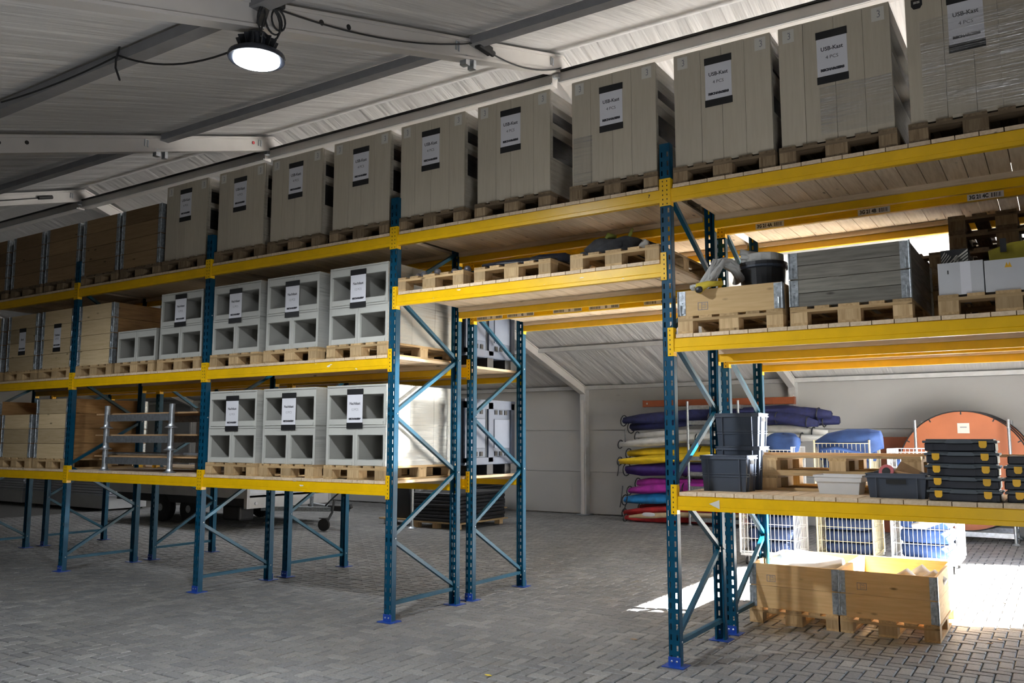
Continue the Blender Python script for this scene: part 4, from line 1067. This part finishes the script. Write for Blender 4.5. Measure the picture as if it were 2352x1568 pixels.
def cover(nmz, label, mat, pts, r0_, seed, group=None, strap=True, flat=.75):
    t = thing('folded_cover', label, 'cover', (0, 0, 0), 0, group or 'folded canvas covers on the stillage')
    r = r0_*1.3; P = [Vector(p) for p in pts]; full = []
    for k in range(len(P) - 1): full += [P[k].lerp(P[k+1], j/4) for j in range(4)]
    full.append(P[-1]); n = len(full); rr = []
    for k in range(n):
        u = k/(n-1); rr.append(r*(.55 + .45*min(1, min(u, 1-u)*7)))
    obj('canvas', fabric_roll(full, rr, 14, .16, seed, flat), mat, t, smooth=True)
    if strap:
        for u in (.08, .5, .93):
            p = full[int(u*(n-1))]
            obj('strap', MB().tube([(p.x + .012*math.sin(a_), p.y + 1.06*r*math.cos(a_), p.z + 1.04*r*flat*math.sin(a_)) for a_ in [2*PI*j/12 for j in range(13)]], .012, 6), 'black', t)
    return t
YV = 10.3
covers = [
 ('navy canvas cover on the stillage top, long upper roll', 'navy', [(-5.25, YV - .1, 2.06), (-3.6, YV - .1, 2.17), (-2.0, YV - .1, 2.20), (-1.05, YV - .1, 2.13)], .11),
 ('navy canvas cover behind and below the upper navy roll', 'navy', [(-5.15, YV + .05, 1.93), (-3.6, YV + .05, 2.09), (-2.0, YV + .05, 2.08), (-.95, YV + .05, 2.02)], .13),
 ('short navy canvas cover lying in front of the navy rolls', 'navy', [(-3.3, YV - .28, 2.10), (-2.0, YV - .28, 2.08), (-1.25, YV - .28, 1.96)], .10),
 ('white canvas cover, upper roll of the white layer', 'white_c', [(-5.0, YV, 1.74), (-3.6, YV, 1.80), (-2.2, YV, 1.86), (-1.15, YV, 1.80)], .09),
 ('white canvas cover, drooping front roll of the white layer', 'white_c', [(-5.28, YV - .22, 1.57), (-4.2, YV - .22, 1.66), (-3.0, YV - .22, 1.74), (-1.1, YV - .22, 1.70)], .085),
 ('yellow canvas cover, upper roll of the yellow layer', 'yell_c', [(-5.2, YV, 1.38), (-3.6, YV, 1.43), (-1.9, YV, 1.44)], .10),
 ('yellow canvas cover, lower roll of the yellow layer', 'yell_c', [(-5.3, YV - .22, 1.22), (-4.3, YV - .22, 1.28), (-3.2, YV - .22, 1.36), (-1.9, YV - .22, 1.37)], .085),
 ('purple canvas cover under the yellow layer', 'purp_c', [(-5.2, YV - .1, 1.05), (-3.9, YV - .1, 1.06), (-2.0, YV - .1, 1.08)], .13),
 ('magenta canvas cover, upper roll under the purple one', 'mag_c', [(-5.0, YV, .77), (-3.8, YV, .80), (-2.0, YV, .80)], .10),
 ('magenta canvas cover, lower front roll', 'mag_c', [(-5.1, YV - .2, .62), (-3.9, YV - .2, .72), (-2.0, YV - .2, .78)], .09),
 ('sky blue canvas cover between the magenta and red layers', 'lblue_c', [(-5.25, YV - .1, .42), (-4.2, YV - .1, .50), (-2.0, YV - .1, .52)], .105),
 ('red canvas cover, upper roll of the red layer', 'red_c', [(-5.0, YV + .1, .28), (-4.0, YV + .1, .30), (-2.0, YV + .1, .24)], .07),
 ('red canvas cover, front roll above the beige roll', 'red_c', [(-5.25, YV - .15, .17), (-4.2, YV - .15, .28), (-2.0, YV - .15, .26)], .075),
 ('beige canvas roll with a white label between the red covers', 'beige_c', [(-5.05, YV - .32, .10), (-3.9, YV - .32, .20), (-2.6, YV - .32, .22)], .05),
 ('red canvas cover hanging lowest, touching the paving', 'red_c', [(-5.15, YV - .3, .075), (-4.2, YV - .2, .10), (-2.4, YV - .1, .11)], .075)]
for k, (lab, mt, pts, r) in enumerate(covers): cover('', lab, mt, pts, r, 50 + k, strap=(k not in (13,)))
tag(obj('paper_label', blob(-4.6, YV - .38, .17, .14, .012, .04, 70, .1), 'paper', smooth=True), 'white paper label on the beige canvas roll', 'label')
for k, (x, z0, z1) in enumerate(((-5.12, 1.9, 1.62), (-5.28, 1.22, .92), (-5.2, .72, .28), (-5.1, .5, .2))):
    tag(obj('strap_end', MB().tube(catenary((x, YV - .3, z0), (x - .02 - .03*k, YV - .28, z1), .05), .012, 6), 'black'), f'black strap hanging from the cover ends, {ORD.get(k, "fourth")} from the top', 'strap', 'black straps at the cover ends')
t = thing('steel_girder', 'long rust-orange box girder lying on top of the stillage', 'girder', (-3.28, 10.3, 2.342))
obj('profile', MB().box(-1.54, 1.55, -.06, .06, 0, .135, None, .006), 'orange_steel', t)
for s in (-1.545, 1.545): obj('end_plate', MB().box(s - .008, s + .008, -.065, .065, -.004, .14), 'orange_steel', t)
obj('end_bolt', MB().tube([(-1.45, -.062, .07), (-1.45, -.072, .07)], .02, 10), 'galv', t)
obj('weld_band', MB().box(1.15, 1.17, -.062, .062, -.002, .137), 'orange_steel', t)

# ------------------------------------------------------------------ round orange table tops leaning at the back
def disc_mesh(r=.99, th=.025):
    mb = MB(); n = 64; out = []
    for k in range(n):
        a = 2*PI*k/n; out.append((r*math.cos(a), r*math.sin(a)))
    mb.prism(out, 0, th, 'XZ'); return mb
DISC = disc_mesh().mesh('board')
EDGE = MB()
for y_ in (-.004, .022):
    EDGE.tube([(.99*math.cos(2*PI*k/64), y_ + .004, .99*math.sin(2*PI*k/64)) for k in range(65)], .011, 5, False)
EDGE = EDGE.mesh('edge_band')
for k in range(3):
    t = thing('round_tabletop', f'round orange plywood table top with black notched rim, {("front", "middle", "rear")[k]} of three on edge', 'table top', (1.07 + .035*k, 10.0 + .14*k, 1.165), 0, 'round orange table tops')
    t.rotation_euler = (math.radians(-4), 0, 0); t.location.z = 1.165
    obj('board', DISC, 'orange_top', t); obj('edge_band', EDGE, 'black', t)
    if k == 0:
        for a in [math.radians(90 + 30*j) for j in range(-4, 5)]:
            obj('rim_notch', MB().bar((.93*math.cos(a) - .0, -.004, .93*math.sin(a)), (.99*math.cos(a), -.004, .99*math.sin(a)), .02, .012, (0, 1, 0)), 'black', t)
        f = obj('paper_pocket', MB().box(-.09, .09, -.006, 0, -.085, .085), 'sticker', t, (.03, 0, .70)); obj('print', MB().box(-.05, .05, -.0075, -.006, .01, .025), 'ink_grey', f)
        obj('hand_hole', blob(.06, -.001, .48, .05, .004, .012, 71, 0), 'sticker', t)
stillage(.39, 1.77, 9.80, 10.75, 2.0, [.14], 'galvanised stillage holding the round orange table tops')
tag(obj('brown_board', MB().box(-.55, .25, 10.78, 10.83, 0, 1.72), 'orange_steel'), 'tall dark brown board leaning behind the round orange table tops', 'board')

# ------------------------------------------------------------------ flatbed trailer behind the rear rack
t = thing('flatbed_trailer', 'grey drop-side flatbed trailer with white front board parked behind the racks', 'trailer', (-12.5, 5.65, 0))
XA, XB, YA, YB = -2.2, 2.2, -1.05, 1.08
obj('bed', MB().box(XA, XB, YA + .03, YB - .03, .56, .62), 'trailer_grey', t)
for nme, bx in (('side_board', (XA, XB, YA, YA + .03, .58, .86)), ('side_board', (XA, XB, YB - .03, YB, .58, .86)), ('front_board', (XB - .03, XB, YA + .03, YB - .03, .58, .92)), ('tail_board', (XA, XA + .03, YA + .03, YB - .03, .58, .86))):
    bd = obj(nme, MB().box(*bx), 'trailer_white' if nme == 'front_board' else 'trailer_grey', t)
    if nme == 'front_board':
        for zz in (.64, .72, .80): obj('groove', MB().box(XB - .001, XB + .003, YA + .08, YB - .08, zz, zz + .006), 'trailer_grey', bd)
obj('sill', MB().box(XB - .05, XB + .01, YA, YB, .38, .58), 'trailer_grey', t)
obj('corner_post', MB().box(XB - .06, XB + .02, YA - .015, YA + .05, .38, 1.0), 'alu', t)
obj('corner_post', MB().box(XB - .06, XB + .02, YB - .05, YB + .015, .38, 1.0), 'alu', t)
obj('chassis', MB().box(XA + .1, XB - .1, YA + .12, YB - .12, .40, .56), 'chassis', t)
obj('side_skirt', MB().box(-.05, XB - .06, YA + .02, YA + .06, .42, .56), 'chassis', t)
obj('mud_flap', MB().box(1.45, 1.95, YA + .05, YA + .4, .14, .42), 'chassis', t, bevel=.04)
for wx in (-.55, .35):
    for sy in (-1, 1):
        yw = (YA + .19) if sy < 0 else (YB - .19)
        w = obj('wheel', MB().lathe([(.17, -.09), (.27, -.085), (.29, -.05), (.29, .05), (.27, .085), (.17, .09)], 28), 'rubber', t, (wx, yw, .29), (PI/2, 0, 0))
        obj('rim', MB().lathe([(.03, -.095), (.06, -.094), (.15, -.07), (.17, -.088), (.175, -.07), (.03, .02)], 24), 'hinge', w, (0, 0, .0), (0, 0, 0) if sy > 0 else (PI, 0, 0))
        obj('mudguard', MB().tube([(wx + .36*math.cos(a_), yw, .29 + .33*math.sin(a_)) for a_ in [PI*j/12 for j in range(13)]], .012, 6), 'black', t)
obj('side_lamp', MB().box(1.2, 1.28, YA + .005, YA + .02, .46, .50), 'amber', t)
obj('front_marker', MB().lathe([(.03, 0), (.03, .02), (.02, .025)], 14), 'paper', t, (XB + .01, YA + .2, .47), (0, PI/2, 0))
for sy in (-1, 1):
    obj('drawbar', MB().bar((XB - .1, .02 + sy*.62, .36), (XB + 1.15, .02 + sy*.06, .36), .10, .08), 'hinge', t)
obj('coupling', MB().bar((XB + 1.05, .02, .38), (XB + 1.55, .02, .38), .09, .10).bar((XB + 1.5, .02, .38), (XB + 1.62, .02, .44), .07, .08), 'chassis', t, bevel=.01)
obj('brake_lever', MB().tube([(XB + .85, .12, .40), (XB + 1.0, .12, .52), (XB + 1.2, .12, .66)], .016, 8), 'chassis', t)
obj('tow_post', MB().box(XB + .55, XB + .60, .0, .05, .38, .80), 'hinge', t)
j = obj('jockey_wheel', MB().lathe([(.05, -.03), (.11, -.028), (.115, .0), (.11, .028), (.05, .03)], 20), 'rubber', t, (XB + 1.35, -.40, .115), (PI/2, 0, .3))
obj('jockey_stem', MB().tube([(XB + 1.35, -.34, .14), (XB + 1.35, -.2, .32), (XB + 1.3, -.1, .55)], .022, 8).box(XB + 1.28, XB + 1.42, -.46, -.33, .225, .24), 'chassis', t)

# ------------------------------------------------------------------ stacked black panels, white boards, far stillage
def panel_stack(x, y, w, d, n, th, label_pre, grp, seed):
    pal = thing('base_board', f'flat timber base under {label_pre}', 'pallet', (x, y, 0))
    obj('top', MB().box(-w/2 - .05, w/2 + .05, -d/2 - .03, d/2 + .03, .10, .125), 'pal_x', pal)
    for bx in (-w/2 + .1, 0, w/2 - .1):
        for by in (-d/2 + .08, d/2 - .08): obj('block', MB().box(bx - .06, bx + .06, by - .06, by + .06, 0, .10), 'pal_b', pal)
    q = random.Random(seed)
    for k in range(n):
        o = obj('foam_mat', MB().box(-w/2, w/2, -d/2, d/2, 0, th - .006, None, .012), 'black', None, (x + q.uniform(-.015, .015), y + q.uniform(-.015, .015), .126 + th*k), (0, 0, q.uniform(-.006, .006)))
        tag(o, f'thick black panel, {NTH[k]} from below in {label_pre}', 'panel', grp)
panel_stack(-7.55, 7.5, 1.15, 1.55, 8, .068, 'the nearer black stack under the racks', 'black panels in the nearer stack', 3)
panel_stack(-9.05, 9.9, 1.25, 1.1, 10, .066, 'the black stack against the back wall', 'black panels in the stack at the wall', 4)
for k in range(3):
    tag(obj('foam_mat', MB().box(-.30, .30, -.02, .02, 0, .62, Matrix.Translation((-8.65 - .0*k, 7.0 + .07*k, .126)) @ Matrix.Rotation(.06, 4, 'X'), .01), 'black'), f'black panel standing upright beside the nearer black stack, {ORD[k]} from the front', 'panel', 'upright black panels')
pal = thing('base_board', 'flat timber base under the upright black panels', 'pallet', (-8.65, 7.1, 0))
obj('top', MB().box(-.4, .4, -.25, .25, .10, .125), 'pal_x', pal)
for bx in (-.3, .3): obj('foot', MB().lathe([(.045, 0), (.045, .006), (.02, .02), (.02, .10)], 10, (bx, -.18, 0)), 'galv', pal); obj('foot', MB().lathe([(.045, 0), (.045, .006), (.02, .02), (.02, .10)], 10, (bx, .18, 0)), 'galv', pal)
t = thing('steel_prop', 'bare galvanised post on a round foot beside the nearer black stack', 'post', (-7.92, 6.52, 0))
obj('tube', MB().lathe([(.03, .008), (.03, 1.62)], 14), 'galv', t); obj('foot', MB().lathe([(.085, 0), (.085, .008), (.04, .035), (.032, .05)], 16), 'galv', t)
for st in range(2):
    xx = -18.1 - 3.8*st
    t = thing('trestle_base', f'white boxed base under the {("nearer", "farther")[st]} stack of long white boards', 'base', (xx, 6.1, 0))
    obj('box', MB().box(-1.75, 1.75, -.5, .5, .04, .34), 'white_plastic', t)
    for bx in (-1.5, 0, 1.5): obj('skid', MB().box(bx - .1, bx + .1, -.5, .5, -.012, .04), 'chassis', t)
    for k in range(6):
        tag(obj('white_board', MB().box(-1.85, 1.85, -.55, .55, 0, .05), 'trailer_white', None, (xx + .04*(k % 2), 6.1, .341 + .062*k)), f'long white board, {NTH[k]} from below in the {("nearer", "farther")[st]} white stack behind the racks', 'board', 'long white boards')
        for bx in (-1.2, 1.2):
            pass

# ------------------------------------------------------------------ lamp, cables and plugs under the roof
LX, LY, LZ = -1.90, -2.46, 4.21
t = thing('high_bay_lamp', 'round LED high-bay lamp hanging lit from the nearest rafter', 'lamp', (LX, LY, LZ))
obj('housing', MB().lathe([(.185, .0), (.19, .02), (.185, .035), (.11, .075), (.085, .085), (.08, .17), (.06, .19), (.03, .2)], 32), 'navycase', t)
obj('led_disc', MB().lathe([(.15, -.012), (.152, -.002), (.02, -.001)], 32), 'led', t)
fin = MB()
for k in range(14):
    a_ = 2*PI*k/14; fin.bar((.05*math.cos(a_), .05*math.sin(a_), .13), (.125*math.cos(a_), .125*math.sin(a_), .10), .005, .08)
obj('cooling_fins', fin, 'black', t)
obj('hook', MB().tube([(0, 0, .2), (0, 0, .23), (-.03, .0, .26), (-.06, .0, .25)], .008, 6), 'galv', t)
tag(obj('lamp_strap', MB().bar((LX + .02, LY, LZ + .22), (LX + .10, LY - .02, roof_z(LY - .02) - .12), .06, .012, (1, 0, 0)), 'black'), 'black strap tying the high-bay lamp to the rafter', 'strap')
lampl = light('high_bay_light', 'SPOT', (LX, LY, LZ - .03), (0, 0, -1), 680, (.9, .95, 1), spot_size=math.radians(164), spot_blend=.5, shadow_soft_size=.14)
XF = BAYX[5] + .075
t = thing('cable_coil', 'coil of black cable looped over the nearest rafter above the lamp', 'cable', (XF + .02, -2.38, 0))
for k, (dy, dz, r) in enumerate(((0, 4.50, .09), (.03, 4.52, .075), (-.06, 4.46, .12))):
    obj('loop', MB().tube([(.012*k, dy + r*math.cos(a_)*.8, dz + r*math.sin(a_)) for a_ in [2*PI*j/18 for j in range(19)]], .007, 6), 'rubber', t)
obj('tail', MB().tube([(.02, -.12, 4.70), (.03, -.1, 4.5), (.06, -.16, 4.33), (.12, -.20, 4.28)], .007, 6), 'rubber', t)
obj('plug', MB().box(-.02, .05, -.10, .06, 4.60, 4.70), 'rubber', t, bevel=.01)
def cable(label, segs):
    mb = MB()
    for s in segs: mb.tube(s, .0075, 6)
    return tag(obj('cable', mb, 'rubber'), label, 'cable')
rz_ = lambda y, d: roof_z(y) - d
cable('black cable sagging along the nearest rafter from the lamp coil to the plug box', [catenary((XF, -2.3, rz_(-2.3, .10)), (XF, .0, rz_(.0, .09)), .09)])
cable('black cable running along the nearest rafter from the plug box to the ridge', [catenary((XF, .2, rz_(.2, .14)), (XF, 1.62, rz_(1.62, .2)), .09)])
t = thing('plug_box', 'black cable coupling box strapped at the second purlin on the nearest rafter', 'plug', (XF + .03, .10, rz_(.10, .12)))
obj('body', MB().box(-.03, .04, -.11, .11, -.05, .03, None, .01), 'rubber', t); obj('strap', MB().box(-.02, .01, -.03, .03, .02, .14), 'black', t); obj('plug', MB().lathe([(.03, 0), (.03, .06), (.015, .08)], 10), 'rubber', t, (.0, .10, -.01), (-PI/2, 0, 0))
YQ = -2.5; zq = roof_z(YQ) - .14
cable('black cable hanging from the lamp across to the tie on the lowest purlin in view', [catenary((LX, LY, LZ + .15), (-3.35, YQ - .07, zq + .05), .12), catenary((-3.35, YQ - .07, zq + .05), (-4.6, YQ - .3, zq - .12), .03)])
tag(obj('cable_tie', MB().tube([(-3.33, YQ - .065, zq + .16), (-3.37, YQ - .075, zq + .02), (-3.36, YQ - .08, zq - .05), (-3.28, YQ - .09, zq - .17)], .008, 6), 'rubber'), 'loose black cable tie dangling from the lowest purlin in view', 'cable tie')
XF3 = BAYX[3] + .075
cable('thin black cable along the third rafter, ending in a small black plug', [catenary((XF3, -4.2, rz_(-4.2, .10)), (XF3, 1.0, rz_(1.0, .15)), .04)])
tag(obj('cable_plug', MB().tube([(XF3 + .02, .9, rz_(.9, .15)), (XF3 + .02, 1.12, rz_(1.12, .15))], .03, 10), 'rubber'), 'small black plug hanging on the third rafter', 'plug')
tag(obj('red_marker', MB().tube([(BAYX[4] + .052, 1.35, rz_(1.35, .13)), (BAYX[4] + .06, 1.35, rz_(1.35, .13))], .022, 8), 'red'), 'small red dot marker on the second rafter by the ridge', 'marker')

# ------------------------------------------------------------------ leaves on the paving
for k, (x, y, mt) in enumerate(((-1.02, -.95, 'yellow_rope'), (1.9, 4.2, 'brown_card'), (1.75, 3.6, 'brown_card'), (1.9, 2.1, 'brown_card'), (1.96, 2.3, 'beige_c'), (-.62, .62, 'brown_card'))):
    o = obj('leaf', MB().prism([(-.03, 0), (-.01, .014), (.012, .012), (.032, 0), (.012, -.014), (-.01, -.012)], .003, .006, 'XY'), mt, None, (x, y, .0), (0, 0, k*1.3))
    tag(o, ('small yellow leaf on the paving in front of the passage', 'small dry leaf on the sunlit paving, farther from the crates', 'small dry leaf on the sunlit paving, nearer the crates', 'brown leaf on the shaded paving beside the pine crates', 'pale leaf on the shaded paving beside the pine crates', 'tiny brown leaf by the blue upright foot')[k], 'leaf')
